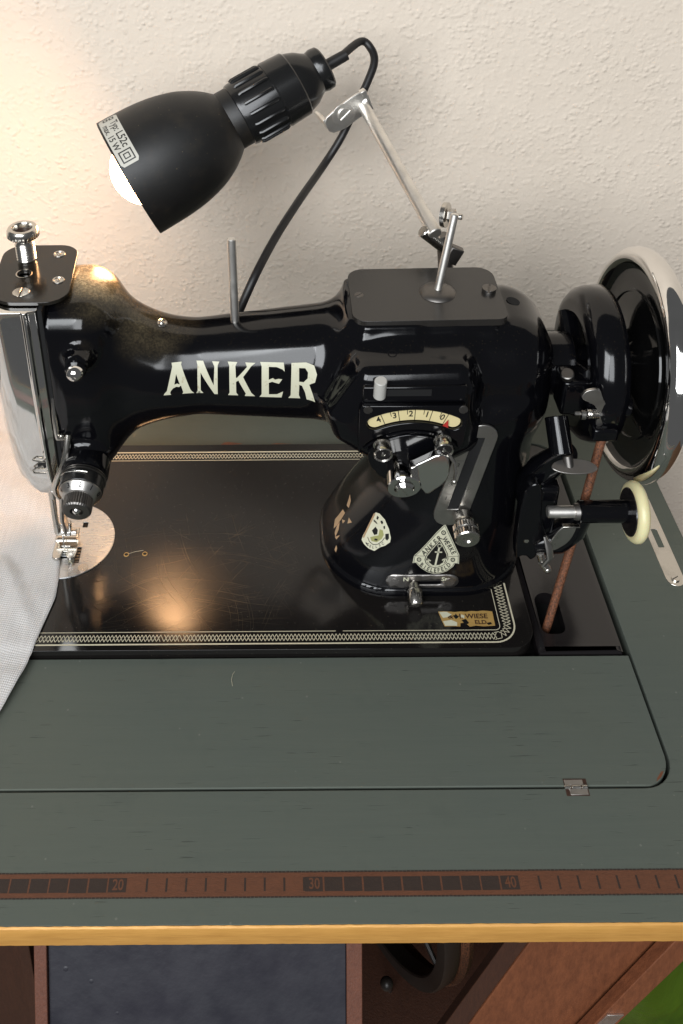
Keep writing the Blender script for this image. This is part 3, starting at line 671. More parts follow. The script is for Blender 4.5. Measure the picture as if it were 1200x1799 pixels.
MT['goldtan'] = plain('tan_foil', lin(168, 140, 108), .4, .5, 120)
hb = bdraw('worn_badge', half, 'cream', .010, bodyo); hb['label'] = 'half worn cream badge with faded lettering'
bdraw('badge_field', [(190,212),(212,232),(212,260),(190,268),(166,240)], 'ink', .016, hb)
bstrip('badge_outline', [(140,285),(160,315),(190,332),(225,328),(255,305),(270,280)], 5, 'ink', hb)
bstrip('badge_edge', [(165,128),(106,292)], 14, 'goldtan', hb)
MT['mildew'] = plain('yellowed_print', lin(150, 150, 95), .5, .5, 200)
bdraw('faded_field', [(225,225),(250,232),(262,262),(250,290),(215,315),(175,310),(160,285),(190,275),(222,268)], 'mildew', .013, hb)
for P_ in ([(188,140),(205,148),(200,166),(186,160)], [(222,170),(236,168),(246,182),(238,192),(228,186)], [(250,205),(262,200),(266,220),(256,222)], [(272,255),(298,250),(302,284),(290,300),(276,288)], [(130,318),(150,330),(148,340),(134,332)], [(196,290),(219,292),(219,304),(196,304)], [(165,165),(190,180),(205,195),(190,190),(168,178)]): bdraw('flaked_spot', P_, 'ink', .018, hb)
for ch, (px_, py_, ang) in zip('GELLSC', [(150,336,20),(170,346,12),(192,351,2),(216,346,-10),(240,335,-22),(262,322,-35)]):
    V2, F2 = text_mesh(ch, 26, .6, .9); ca, sa = math.cos(R(ang)), math.sin(R(ang))
    on_plane('lettering', [bm_((px_+v[0]*ca+v[1]*sa, py_+v[0]*sa-v[1]*ca)) for v in V2], F2, 'ink', hb, .018, BP, .3)
FPL = ((3.95, 23.0, 3.7), (-.80, -.25, .55))
for P_ in ([(-1.19, 1.42), (-.58, 1.33), (-.22, .99), (-.64, .86), (-.9, 1.14)], [(-.7, .44), (-.21, .54), (-.12, -.05), (-.11, -.56), (-.19, -.89), (-.73, -.51), (-.68, -.11)], [(-.09, -.52), (-.07, -.16), (.31, -.51), (.45, -1.03), (.16, -.96)],
           [(.4, -1.09), (.72, -.62), (.67, -1.07)], [(.93, -1.31), (1.14, -1.4), (1.2, -1.69), (.97, -1.67)], [(-.06, .09), (.31, .31), (.28, .02)], [(.4, .7), (.92, .75), (.65, .37)]):
    V2, F2, _ = fill(P_); on_plane('flaked_gold', V2, F2, 'goldtan', bodyo, .012, FPL)

# --- parts on top of the arm
def pad_outline(d):
    c = np.array([(9.15, 24.8)]); return None
tp = rrect(4.6, 22.0, 13.75, 27.75, [1.1, 1.0, .9, .6], 8); tp = [(x + (y-24.8)*.0, y + (x-9)*.02) for x, y in tp]
m = MB(); m.plate(tp, [], XY, 20.2, 20.66); cov = m.build('top_cover', 'top_plate', SM, bevel=.04, seg=2); cov['label'] = 'flat satin black cover plate with two screws on the arm'
m = MB(); m.lathe([(0, 1.12), (.10, 1.05), (.22, .8), (.27, .32)], (9.95, 24.95, 20.66), (0, 0, 1), 32, (False, True)); m.build('pin_boss', 'dark_steel', cov)
m = MB(); m.cyl((9.95, 24.95, 20.8), (10.78, 26.0, 25.55), .245, n=16); pin = m.build('spool_pin', 'bright', SM); pin['label'] = 'tilted chrome spool pin on the top cover'
screw(cov, (5.15, 24.75, 20.62), (0, 0, 1), .28, 'dark_steel', .05, .7); screw(cov, (13.1, 25.05, 20.66), (0, 0, 1), .43, 'dark_steel', .26, 1.3)
m = MB(); m.cyl((-2.42, 24.6, 18.0), (-2.5, 24.9, 24.6), .265, n=16); pin2 = m.build('spool_pin', 'bright', SM); pin2['label'] = 'upright chrome spool pin on the middle of the arm'
def top_z(x, y, z0=22.0):
    z = z0
    for _ in range(120): z -= float(np.clip(body(np.array([x]), np.array([y]), np.array([z]))[0]*.6, -.2, .3))
    return z
m = MB(); m.lathe([(0, .36), (.1, .33), (.14, .22), (.1, .16), (.16, .12), (.2, .04)], (-6.9, 24.3, top_z(-6.9, 24.3)-.03), (0, -.15, 1), 20, (False, True)); m.build('oil_screw', 'nickel', SM)
for (x_, z_, r_) in ((7.35, 18.75, .28),):
    y_ = float(surf_y([x_], [z_+1])[0])
# oil holes: small dark discs lying in the enamel
def oil(p, d, r, sx_=1.0):
    x, y, d = ortho(d); P = Vector(p); mm = MB(); mm.lathe([(-.02, r), (.015, r), (.015, r*.78), (-.08, r*.7)], P, d, 24, (False, True)); return mm.build('oil_hole', 'enamel', SM)
def top_of(x, y, z0=22.0):
    z = z0
    for _ in range(120): z -= float(np.clip(body(np.array([x]), np.array([y]), np.array([z]))[0]*.6, -.2, .3))
    return z
def nrm(x, y, z): g = grad(body, np.array([[x, y, z]]))[0]; return tuple(g/np.linalg.norm(g))
zz = top_of(6.8, 20.6); oil((6.8, 20.6, zz), nrm(6.8, 20.6, zz), .27)
zz = top_of(14.65, 25.0); mm = MB(); mm.lathe([(0, .42), (.02, .42)], (14.65, 25.0, zz), nrm(14.65, 25.0, zz), 24); mm.build('oil_hole', 'hole', SM)

# --- head: cap, pressure screw, face plate
CZ = 22.2
capP = [(-16.5, 23.3), (-15.6, 22.1), (-14.4, 21.75), (-12.9, 22.15), (-12.25, 22.9), (-12.1, 25.6), (-12.6, 27.6), (-13.6, 28.4), (-15.6, 28.4), (-16.3, 27.7)]
def round_poly(P, it=3):
    for _ in range(it):
        Qn = []
        for i in range(len(P)):
            a, b = Vector(P[i]), Vector(P[(i+1) % len(P)]); Qn += [tuple(a*.78+b*.22), tuple(a*.22+b*.78)]
        P = Qn
    return P
capP = [(x+(y-25)*-.05, y) for x, y in rrect(-16.75, 21.85, -12.1, 28.35, [1.15, 1.3, 1.6, 1.4], 8)]
m = MB(); m.plate(capP, [circle((-15.05, 24.95), .42, 20)], XY, CZ-.22, CZ); cp = m.build('head_cap', 'cap', SM, bevel=.05); cp['label'] = 'dark dusty cap plate on top of the head'
m = MB(); m.lathe([(0, .43), (.06, .5), (.07, .44)], (-15.05, 24.95, CZ-.03), (0, 0, 1), 24, (False, False)); m.build('hole_rim', 'nickel', cp)
m = MB(); m.lathe([(-.5, .42), (-.45, .42)], (-15.05, 24.95, CZ), (0, 0, 1), 20); m.build('needle_bar_top', 'hole', cp)
screw(cp, (-14.8, 22.95, CZ-.04), (0, 0, 1), .50, 'nickel', .07, 1.55, w=.1)
for q in ((-13.35, 27.2), (-12.85, 24.2)):
    m = MB(); m.lathe([(0, .37), (.06, .35), (.07, .27), (.02, .24), (.02, .12), (.08, .1), (.12, .02)], (*q, CZ), (0, 0, 1), 20, (False, True)); m.build('rivet', 'nickel', cp)
ps = MB(); th_ = [(0, .52)]
for i in range(15): th_ += [(.12+i*.085, .60 if i % 2 else .545)]
prof = [(-.3, .5)] + th_ + [(1.45, .50), (1.62, .52), (1.7, .7), (1.78, .92), (1.85, .95), (2.2, .95), (2.3, .9), (2.36, .84), (2.36, .62), (2.2, .55), (1.7, .5)]
kn = {len(prof)-8, len(prof)-7}
ps.lathe(prof, (-15.2, 26.5, CZ), (0, 0, 1), 64, (False, True), kn); pso = ps.build('pressure_screw', 'nickel', SM, 30); pso['label'] = 'knurled hollow pressure screw on the head cap'
m = MB(); m.lathe([(2.02, .53), (2.0, .2), (1.6, .2)], (-15.2, 26.5, CZ), (0, 0, 1), 20, (False, True)); m.build('screw_bore', 'wood_dark', pso)
# chrome face plate wrapped round the left end of the head
m = MB(); vs = []; fs = []
levels = [(21.9, 0, 1.0), (21.75, .02, 1.0), (21.2, .06, 1.0), (17, 0, 1.0), (13, -.02, .97), (10.4, -.05, .92), (9.3, .0, .86), (8.3, .15, .74), (7.75, .3, .62), (7.7, .35, .56)]
sec = [(-13.62, 22.2), (-13.62, 21.62), (-13.72, 21.4), (-14.12, 21.3), (-14.22, 21.12), (-14.38, 21.10), (-14.52, 21.22), (-15.6, 21.22), (-16.1, 21.3), (-16.6, 21.6), (-17.0, 22.3), (-17.1, 24.6), (-17.0, 26.6), (-16.5, 27.6), (-15.6, 28.0), (-13.62, 28.0)]
for z_, dy_, w_ in levels:
    for x_, y_ in sec: vs.append((-13.62+(x_+13.62)*w_, y_+dy_, z_))
K = len(sec)
for j in range(len(levels)-1):
    for i in range(K): fs.append((j*K+i, j*K+(i+1) % K, (j+1)*K+(i+1) % K, (j+1)*K+i))
fs += [tuple(range(K)), tuple((len(levels)-1)*K+i for i in reversed(range(K)))]
m.add(vs, fs); fpl = m.build('face_plate', 'chrome', SM, 25, bevel=.05); fpl['label'] = 'polished chrome face plate on the left end'
m = MB(); m.box((-14.9, 21.06, 10.28), (-14.35, 21.2, 10.5)); m.build('guide_slot', 'hole', fpl, bevel=.05)
m = MB(); m.tube([(-15.15, 21.15, 10.9), (-14.95, 21.0, 10.95), (-14.5, 21.0, 10.86), (-14.36, 21.02, 10.98)], .06, 8); m.build('thread_guide', 'nickel', fpl)
m = MB(); m.tube([(-14.5, 21.0, 10.5), (-14.9, 20.98, 10.4), (-15.2, 21.0, 10.15), (-15.15, 21.0, 9.95), (-14.4, 21.0, 9.92)], .06, 8); m.build('thread_guide', 'nickel', fpl)
m = MB(); m.cyl((-14.35, 21.6, 7.9), (-14.35, 21.6, 7.15), .16, n=12); m.build('plate_stud', 'steel', fpl)
# take-up slot and lever
m = MB(); m.box((-13.60, 21.45, 9.9), (-13.36, 22.6, 21.9)); m.build('take_up_slot', 'hole', SM)
m = MB(); m.tube([(-13.45, 21.6, 15.6), (-13.42, 21.2, 14.2), (-13.4, 21.1, 13.1), (-13.35, 21.08, 12.75), (-13.1, 21.1, 12.65), (-12.95, 21.15, 12.7)], [.13, .15, .17, .2, .15, .1], 10); m.sphere((-13.12, 21.0, 12.95), .14, n=12, m=8); m.build('take_up_lever', 'nickel', SM)
# thread-guide boss with a chrome ball
m = MB(); m.lathe([(-.05, .6), (.05, .62), (.12, .54)], (-11.45, 19.95, 18.82), (0, -1, -.08), 24, (False, True)); m.build('guide_collar', 'enamel', SM)
m = MB(); m.lathe([(0, .5), (.2, .52), (.42, .44), (.55, .28), (.6, .12), (.56, .05)], (-11.45, 19.85, 18.78), (0, -1, -.08), 24); m.build('guide_stud', 'chrome', SM)

# --- thread tension, presser bar, foot, needle plate
TD = Vector((-.04, -1, -.18)).normalized(); T0 = Vector((-11.85, 20.1, 10.35))
def tl(name, prof, mat, n=36, knurl=None, caps_=(True, True)): mm = MB(); mm.lathe(prof, T0, TD, n, caps_, knurl); return mm.build(name, mat, ten, 30)
mm = MB(); mm.lathe([(-1.2, 1.45), (-.3, 1.48), (-.1, 1.42), (-.05, 1.3)], T0, TD, 40); ten = mm.build('thread_tension', 'enamel', SM, 30); ten['label'] = 'thread tension dial with numbered ring and knurled nut'
tl('tension_disc', [(-.03, 1.25), (0, 1.40), (.06, 1.40), (.09, 1.25)], 'dark_steel'); tl('tension_disc', [(.14, 1.25), (.17, 1.42), (.23, 1.42), (.26, 1.25)], 'dark_steel')
tl('tension_drum', [(.26, 1.3), (.3, 1.36), (1.0, 1.34), (1.05, 1.28)], 'bakelite', 48)
tl('number_ring', [(1.05, 1.30), (1.12, 1.30), (1.55, 1.0), (1.6, .9)], 'steel', 48)
tl('tension_nut', [(1.55, .82), (1.62, .87), (2.35, .87), (2.45, .80), (2.45, .40), (2.2, .36)], 'dark_steel', 72, {1, 2})
mm = MB(); c_ = T0+TD*2.28; mm.sphere(c_, .3, n=16, m=10); mm.build('tension_stud', 'chrome', ten)
xx, yy, dd = ortho(TD)
for i, ch in enumerate('0123456789'):
    a = R(36*i+10); rr_ = xx*math.cos(a)+yy*math.sin(a); c_ = T0+TD*1.32+rr_*1.17; ev = (rr_*.57-TD*-.82)
    nn_ = (rr_*.82+TD*.57).normalized(); up = (-rr_*.57+TD*.82).normalized()*-1; ri = up.cross(nn_).normalized()
    V2, F2 = text_mesh(ch, .42, .01); mm = MB(); mm.add([tuple(c_+nn_*.012+ri*v[0]+up*v[1]) for v in V2], F2); mm.build('digit', 'ink', ten, 0)
mm = MB(); mm.tube([T0+TD*.2+xx*-1.3+yy*.5, T0+TD*.45+xx*-.9+yy*1.15, T0+TD*.5+yy*1.42, T0+TD*.55+xx*.5+yy*1.38], .035, 6); mm.build('check_spring', 'nickel', ten)
# presser bar lifter (bent chrome rod) and presser bar
m = MB(); m.tube([(-12.75, 21.2, 12.9), (-12.85, 20.8, 12.0), (-13.1, 20.6, 11.0), (-13.55, 20.5, 10.0), (-13.85, 20.6, 9.2), (-13.95, 20.9, 8.4), (-13.9, 21.3, 7.6)], [.2, .22, .22, .22, .22, .2, .2], 12); m.build('thread_guide_rod', 'nickel', SM)
m = MB(); m.cyl((-14.2, 23.20, 9.5), (-14.2, 23.20, 4.2), .30, n=16); pb = m.build('presser_bar', 'steel', SM)
m = MB(); m.box((-14.05, 22.40, 6.0), (-13.5, 23.00, 7.4)); m.build('bar_clamp', 'dark_steel', pb, bevel=.08)
m = MB(); m.tube([(-13.95, 22.85, 8.4), (-14.0, 22.70, 7.0), (-14.15, 22.60, 5.6), (-14.3, 22.80, 4.2), (-14.35, 23.30, 3.0), (-14.4, 23.40, 2.5)], [.28, .30, .32, .36, .38, .36], 10, flat=.6); m.build('presser_shank', 'steel', pb)
for zz_ in (7.6, 7.2, 6.8):
    for x_ in (-14.45, -13.72): m = MB(); m.cyl((x_, 22.65, zz_), (x_, 22.40, zz_), .09, n=8); m.build('thread_stud', 'dark_steel', pb)
m = MB(); m.cyl((-15.0, 23.40, 9.0), (-15.0, 23.40, 2.2), .22, n=14); nb = m.build('needle_bar', 'nickel', SM)
ft = MB(); ft.box((-15.25, 23.30, 1.35), (-13.7, 24.50, 1.55)); ft = ft.build('presser_foot', 'nickel', SM, bevel=.05); ft['label'] = 'hinged nickel presser foot over the needle plate'
m = MB(); m.cyl((-15.2, 23.65, 1.95), (-13.72, 23.65, 1.95), .23, n=14); m.build('foot_hinge', 'steel', ft)
m = MB(); m.cyl((-14.8, 23.60, 1.98), (-14.12, 23.60, 1.98), .26, n=14); m.build('hinge_pin', 'chrome', ft)
m = MB(); m.box((-14.85, 23.45, 2.0), (-14.05, 23.85, 2.9)); m.build('foot_shank', 'nickel', ft, bevel=.08)
solP = [(-15.3, 23.80), (-15.35, 22.70), (-15.3, 22.25), (-15.0, 22.10), (-14.75, 22.20), (-14.68, 22.80), (-14.35, 22.80), (-14.3, 22.25), (-14.05, 22.10), (-13.78, 22.25), (-13.7, 22.80), (-13.7, 23.80)]
m = MB(); m.plate(solP, [rrect(-14.85, 23.08, -14.2, 23.25, .06, 2)], XY, .83, 1.05); m.build('sole', 'nickel', ft, bevel=.05)
for x_ in (-15.2, -13.85): m = MB(); m.box((x_, 23.60, .9), (x_+.16, 24.20, 1.5)); m.build('sole_lug', 'nickel', ft, bevel=.03)
m = MB(); m.cyl((-14.55, 22.95, 2.4), (-14.55, 22.95, .7), .06, .03, 10); m.build('needle', 'chrome', SM)
m = MB(); npc = (-14.75, 24.2)
m.plate(circle(npc, 3.42, 72), [rrect(-13.85, 22.1, -13.5, 23.5, .03, 2), rrect(-13.75, 25.3, -13.4, 25.8, .03, 2), rrect(-14.95, 22.5, -14.3, 22.7, .05, 2)], XY, BZ-.05, BZ+.07)
npl = m.build('needle_plate', 'plate', SM, bevel=.04); npl['label'] = 'round brushed steel needle plate in the bed'
m = MB(); m.plate(circle(npc, 3.35, 48), [], XY, BZ-.2, BZ+.012); m.build('feed_opening', 'hole', npl)
for i in range(5): m = MB(); m.box((-13.82, 22.17+.25*i, BZ+.015), (-13.53, 22.29+.25*i, BZ+.06)); m.build('feed_tooth', 'dark_steel', npl)
screw(npl, (-13.12, 21.65, BZ+.05), (0, 0, 1), .36, 'nickel', .045, 1.6, w=.09)
for q in ((-10.33, 22.85), (-9.06, 22.9)):
    m = MB(); m.lathe([(0, .19), (.04, .17), (.04, .13), (-.1, .1)], (*q, BZ-.005), (0, 0, 1), 20, (False, True)); ey_ = m.build('thread_eyelet', 'goldprint', bed); m = MB(); m.lathe([(0, .14), (.01, .14)], (*q, BZ+.005), (0, 0, 1), 16); m.build('eyelet_hole', 'hole', bed)
m = MB(); m.tube([(-10.2, 22.9, BZ+.03), (-9.7, 23.05, BZ+.08), (-9.2, 23.2, BZ+.02)], .010, 6); m.build('thread_end', 'lineprint', bed)
m = MB()
m.tube([(-14.55, 22.95, .95), (-14.1, 22.75, .75), (-13.85, 22.4, .7), (-14.2, 22.1, .72)], .026, 6); m.tube([(-14.5, 22.9, .9), (-14.3, 22.4, .75), (-13.9, 22.0, .72)], .026, 6)
m.build('thread_tail', 'lineprint', SM)

# --- zigzag dial on the front of the pillar
DY = 18.6
dial = MB(); 
def arcpts(R_, cx, cz, x0, x1, n=16): return [(x, cz+math.sqrt(R_*R_-(x-cx)**2)) for x in np.linspace(x0, x1, n)]
DC_ = (8.0, 11.5)
face = [(4.85, 13.75), (4.82, 16.9), (5.0, 17.25), (10.9, 17.2), (11.08, 16.8), (11.02, 14.6), (10.75, 13.75)] + arcpts(4.1, DC_[0], DC_[1]-.15, 10.55, 5.35)
def capend(cx, cz, r, a0, a1): return [(cx+r*math.cos(R(a0+(a1-a0)*i/8)), cz+r*math.sin(R(a0+(a1-a0)*i/8))) for i in range(1, 8)]
rm = 4.95; hw = .41
def bandpoly(h, x0, x1):
    a0 = math.acos((x0-DC_[0])/rm); a1 = math.acos((x1-DC_[0])/rm); P = []
    for i in range(17): a = a0+(a1-a0)*i/16; P.append((DC_[0]+(rm+h)*math.cos(a), DC_[1]+(rm+h)*math.sin(a)))
    c = (DC_[0]+rm*math.cos(a1), DC_[1]+rm*math.sin(a1)); P += [(c[0]+h*math.cos(a1-math.pi*i/8), c[1]+h*math.sin(a1-math.pi*i/8)) for i in range(1, 8)]
    for i in range(17): a = a1+(a0-a1)*i/16; P.append((DC_[0]+(rm-h)*math.cos(a), DC_[1]+(rm-h)*math.sin(a)))
    c = (DC_[0]+rm*math.cos(a0), DC_[1]+rm*math.sin(a0)); P += [(c[0]+h*math.cos(a0+math.pi-math.pi*i/8), c[1]+h*math.sin(a0+math.pi-math.pi*i/8)) for i in range(1, 8)]
    return P
dial.plate(face, [bandpoly(hw+.06, 5.75, 10.3)], XZ(19.0), 0, .55); dialo = dial.build('zigzag_dial', 'enamel', SM, bevel=.07, seg=3); dialo['label'] = 'black dial box with curved cream scale from 0 to 4'
m = MB(); m.box((5.0, 18.75, 17.2), (10.95, 21, 18.35)); m.build('dial_top', 'enamel', dialo, bevel=.12, seg=3)
m = MB(); m.box((5.75, 18.7, 17.75), (8.9, 18.78, 18.2)); m.build('lever_slot', 'hole', dialo)
m = MB(); m.plate(bandpoly(hw, 5.75, 10.3), [], XZ(18.72), 0, .05); m.build('scale', 'ivory', dialo, 0)
for i, (x_, ch) in enumerate(((6.2, '4'), (7.12, '3'), (8.05, '2'), (8.98, '1'), (9.85, '0'))):
    a = math.acos((x_-DC_[0])/rm); e = Vector((math.cos(a), math.sin(a))); pv = Vector((-e.y, e.x)); c0 = Vector(DC_)
    def lineq(r0_, r1_, w):
        P = [c0+e*r0_-pv*w, c0+e*r1_-pv*w, c0+e*r1_+pv*w, c0+e*r0_+pv*w]; mm = MB(); mm.add([(p.x, 18.664, p.y) for p in P], [(0,1,2,3)]); mm.build('scale_mark', 'ink', dialo, 0)
    lineq(rm-hw, rm+hw, .022)
    V2, F2 = text_mesh(ch, .58, .012, .9); cc_ = c0+e*(rm+.02)+pv*.24; mm = MB(); mm.add([(cc_.x+v[0]*e.y+v[1]*e.x, 18.662, cc_.y-v[0]*e.x+v[1]*e.y) for v in V2], F2); mm.build('numeral', 'ink', dialo, 0)
    if i < 4:
        a = math.acos((x_+.5-DC_[0])/rm); e = Vector((math.cos(a), math.sin(a))); pv = Vector((-e.y, e.x)); lineq(rm+.0, rm+hw, .02)
m = MB(); m.plate([(9.55, 15.45), (9.98, 16.05), (10.02, 15.4)], [], XZ(18.62), 0, .06); m.build('pointer', 'red', dialo, 0)
for x_, z_ in ((5.3, 16.98), (10.75, 16.95)): screw(dialo, (x_, 18.46, z_), (0, -1, 0), .26, 'dark_steel', .06, .6)
def lath(name, prof, o, d, mat, parent, n=32, kn=None, caps_=(True, True), sm=30): mm = MB(); mm.lathe(prof, o, d, n, caps_, kn); return mm.build(name, mat, parent, sm)
for x_, z_ in ((6.22, 14.4), (9.72, 14.7)):
    lath('thumb_screw', [(-.8, .3), (0, .34), (.05, .5), (.16, .52), (.2, .42), (.5, .42), (.58, .53), (.66, .56), (.9, .56), (.96, .52), (.9, .44)], (x_, 18.55, z_), (0, -1, -.12), 'nickel', dialo, 40, {9}, (True, False))
    lath('screw_recess', [(.8, .45), (.86, .45)], (x_, 18.55, z_), (0, -1, -.12), 'insert', dialo, 24)
    lath('recess_stud', [(.8, .14), (.92, .12), (.95, .06)], (x_, 18.55, z_), (0, -1, -.12), 'nickel', dialo, 14)
for rr_ in (3.75, 3.4):
    m = MB(); m.tube([(x, 18.75, z) for x, z in arcpts(rr_, DC_[0], DC_[1]-.15, 8-rr_*.74, 8+rr_*.74, 14)], .11, 8); m.build('dial_rib', 'enamel', dialo)
m = MB(); m.plate(round_poly([(5.6, 14.2), (8, 15.1), (10.4, 14.2), (10.6, 13.0), (9.2, 11.3), (6.6, 11.2), (5.4, 12.8)], 2), [], XZ(19.6), 0, .95); m.build('dial_base', 'enamel', dialo, bevel=.15, seg=3)
# zigzag lever: conical hub and fan-shaped chrome handle
hub = lath('lever_hub', [(-.6, .86), (.0, .88), (.9, .95), (1.45, 1.0), (1.52, .95), (1.52, .62), (1.42, .6)], (7.42, 18.4, 12.75), (.02, -1, -.2), 'chrome', dialo, 40)
lath('hub_screw', [(0, .55), (.08, .57), (.2, .47), (.27, .25)], (7.45, 16.95, 12.46), (.02, -1, -.2), 'chrome', dialo, 28)
screw(dialo, (7.46, 16.72, 12.41), (.02, -1, -.2), .46, 'chrome', .1, .5, 'hub_screw_head', .1)
fan = round_poly([(7.67, 13.35), (8.43, 13.82), (9.43, 14.46), (9.97, 14.24), (10.14, 13.46), (10.11, 12.57), (9.69, 11.95), (8.9, 11.23), (8.49, 11.87), (7.92, 12.5)], 1)
m = MB(); m.plate(fan, [], XZ(18.1), 0, .6); m.build('lever_handle', 'chrome', dialo, bevel=.27, seg=5)
m = MB(); m.tube([(10.0, 17.7, 14.3), (10.35, 17.5, 13.8), (10.45, 17.4, 13.1), (10.42, 17.35, 12.6)], .11, 8); m.sphere((10.42, 17.35, 12.5), .17, n=12, m=8); m.build('lever_stop', 'nickel', dialo)
m = MB(); m.lathe([(0, .36), (1.25, .36), (1.3, .32)], (5.95, 18.75, 17.75), (.0, -.18, 1), 20); m.build('width_pin', 'white_pin', dialo)
# stitch-length slot plate
sp0, sp1 = (12.15, 13.75), (10.95, 7.9)
def yat(x, z): return float(surf_y([x], [z])[0])
ya, yb_ = yat(*sp0), yat(*sp1); ev = Vector((sp0[0]-sp1[0], ya-yb_, sp0[1]-sp1[1])); Ls = ev.length; ev.normalize(); eu = Vector((1, 0, -.05)).normalized(); en = ev.cross(eu) if ev.cross(eu).y < 0 else -ev.cross(eu)
m = MB(); m.plate(stadium((0, 0), (0, Ls), 1.08, 12), [rrect(-.34, .3, .34, Ls+.1, .05, 2)], (Vector((sp1[0], yb_, sp1[1])), eu, ev, en), -.1, .10); spl = m.build('stitch_length_plate', 'steel', SM, bevel=.03); spl['label'] = 'greyed slotted stitch length plate on the pillar'
m = MB(); m.plate(rrect(-.4, .2, .4, Ls+.15, .05, 2), [], (Vector((sp1[0], yb_, sp1[1])), eu, ev, en), -.08, .02); m.build('slot', 'hole', spl)
for i, ch in enumerate('1234'):
    V2, F2 = text_mesh(ch, .42, .005); c_ = Vector((sp1[0], yb_, sp1[1]))+ev*(1.2+i*1.35)+eu*-.67+en*.104; m = MB(); m.add([tuple(c_+eu*v[0]+ev*v[1]) for v in V2], F2); m.build('numeral', 'dark_steel', spl, 0)
    m = MB(); c_ = c_+ev*.35; m.add([tuple(c_+eu*u+ev*v) for u, v in ((-.2, 0), (.24, 0), (.24, .02), (-.2, .02))], [(0,1,2,3)]); m.build('graduation', 'dark_steel', spl, 0)
kd = Vector((.02, -1, -.12)).normalized(); kc = Vector((11.65, 19.3, 7.75))
lath('length_knob', [(-.6, .3), (0, .3), (.0, .62), (.5, .62), (.55, .5), (.75, .48), (.8, .72), (.86, .76), (1.18, .76), (1.24, .68), (1.3, .66), (1.36, .76), (1.72, .76), (1.8, .7), (1.8, .3), (1.7, .2)], kc, kd, 'nickel', SM, 56, {7, 8, 11, 12})
# bed-level plate with feed knob on the foot of the pillar
y1 = yat(7.9, 1.85); y2 = yat(11.2, 1.85)
m = MB(); n_ = 14; q1 = stadium((7.75, 1.85), (11.3, 1.85), .60, 8)
V2, F2, LL = fill(q1, [stadium((8.9, 1.7), (10.6, 1.7), .17, 6)]); fpb = on_body('feed_plate', V2, F2, 'old_plate', SM, .05, .35); fpb['label'] = 'oval nickel feed plate on the foot of the pillar'
sol = fpb.modifiers.new('thickness', 'SOLIDIFY'); sol.thickness = .05*S; sol.offset = -1
lath('feed_knob', [(-.8, .2), (.1, .22), (.15, .3), (.5, .34), (.55, .44), (.62, .47), (1.45, .47), (1.55, .42), (1.58, .38)], (9.0, yat(9, 1.7)+.1, 1.72), (.0, -1, -.42), 'nickel', fpb, 48, {5, 6})
for x_ in (7.75, 11.3): screw(fpb, (x_, yat(x_, 1.85)-.05, 1.85), nrm(x_, yat(x_, 1.85), 1.85), .27, 'old_plate', .03, .6)
for s_, x_ in (('N', 8.45), ('St', 10.95)):
    V2, F2 = text_mesh(s_, .5, .008); on_body('lettering', [(x_+v[0], 2.05+v[1]) for v in V2], F2, 'cream', fpb, .056, .3)

# --- shaft, pulley, handwheel
ax_ = Vector((1, 0, -.012)).normalized(); AX = lambda X: Vector((X, 24.8, 15.35))
m = MB(); m.cyl((16.5, 24.8, 15.35), (18.6, 24.8, 15.35), 2.0, n=40); m.build('shaft_bush', 'enamel', SM)
pul = MB(); pul.lathe([(.05, 3.3), (0, 3.9), (.15, 4.4), (.5, 4.78), (1.0, 4.95), (1.9, 4.98), (2.1, 4.85), (2.15, 4.5), (2.15, 3.8), (.6, 3.7), (.4, 3.4), (.05, 3.3)], (18.75, 24.8, 15.35), ax_, 64, (False, False)); pulo = pul.build('belt_pulley', 'enamel', SM, 40); pulo['label'] = 'black belt pulley with open spokes beside the handwheel'
m = MB(); m.cyl((18.4, 24.8, 15.35), (21.6, 24.8, 15.35), 1.2, n=32); m.build('pulley_hub', 'enamel', pulo)
for a in (35, 155, 275):
    dv = Vector((0, math.cos(R(a)), math.sin(R(a)))); m = MB(); m.tube([Vector((19.1, 24.8, 15.35))+dv*1.0, Vector((19.1, 24.8, 15.35))+dv*3.5], [.75, .65], 12, flat=.6); m.build('pulley_spoke', 'enamel', pulo)
WD = Vector((math.cos(R(3.2)), 0, -math.sin(R(3.2)))); WO = Vector((22.25, 24.8, 15.3))
MT['wheel_in'] = plain('black_wheel_enamel', (.004, .004, .004), .07, .4)
hwm = MB(); hwm.lathe([(-.35, 1.6), (.1, 2.3), (.25, 3.9), (.32, 5.2), (.25, 6.0), (.08, 6.35), (-.02, 6.42)], WO, WD, 72, (True, False)); hwo = hwm.build('handwheel', 'wheel_in', SM, 60); hwo['label'] = 'handwheel with black dish and polished chrome rim'
rp = [(.0, 6.42), (-.18, 6.55), (-.25, 6.8), (-.15, 7.1), (.12, 7.36), (.5, 7.48), (.9, 7.42), (1.2, 7.2), (1.35, 6.85), (1.3, 6.5), (1.1, 6.2), (.8, 6.05), (.75, 5.9)]
m = MB(); m.lathe(rp, WO, WD, 96, (False, True)); m.build('wheel_rim', 'chrome', hwo, 60)
m = MB(); m.lathe([(.30, 4.55), (.18, 4.6), (.18, 4.75), (.32, 4.8)], WO, WD, 72, (False, False)); m.build('dish_ring', 'wheel_in', hwo, 60)
m = MB(); m.lathe([(-1.0, 1.1), (-.3, 1.25), (0, 1.6)], WO, WD, 40); m.build('wheel_hub', 'wheel_in', hwo)
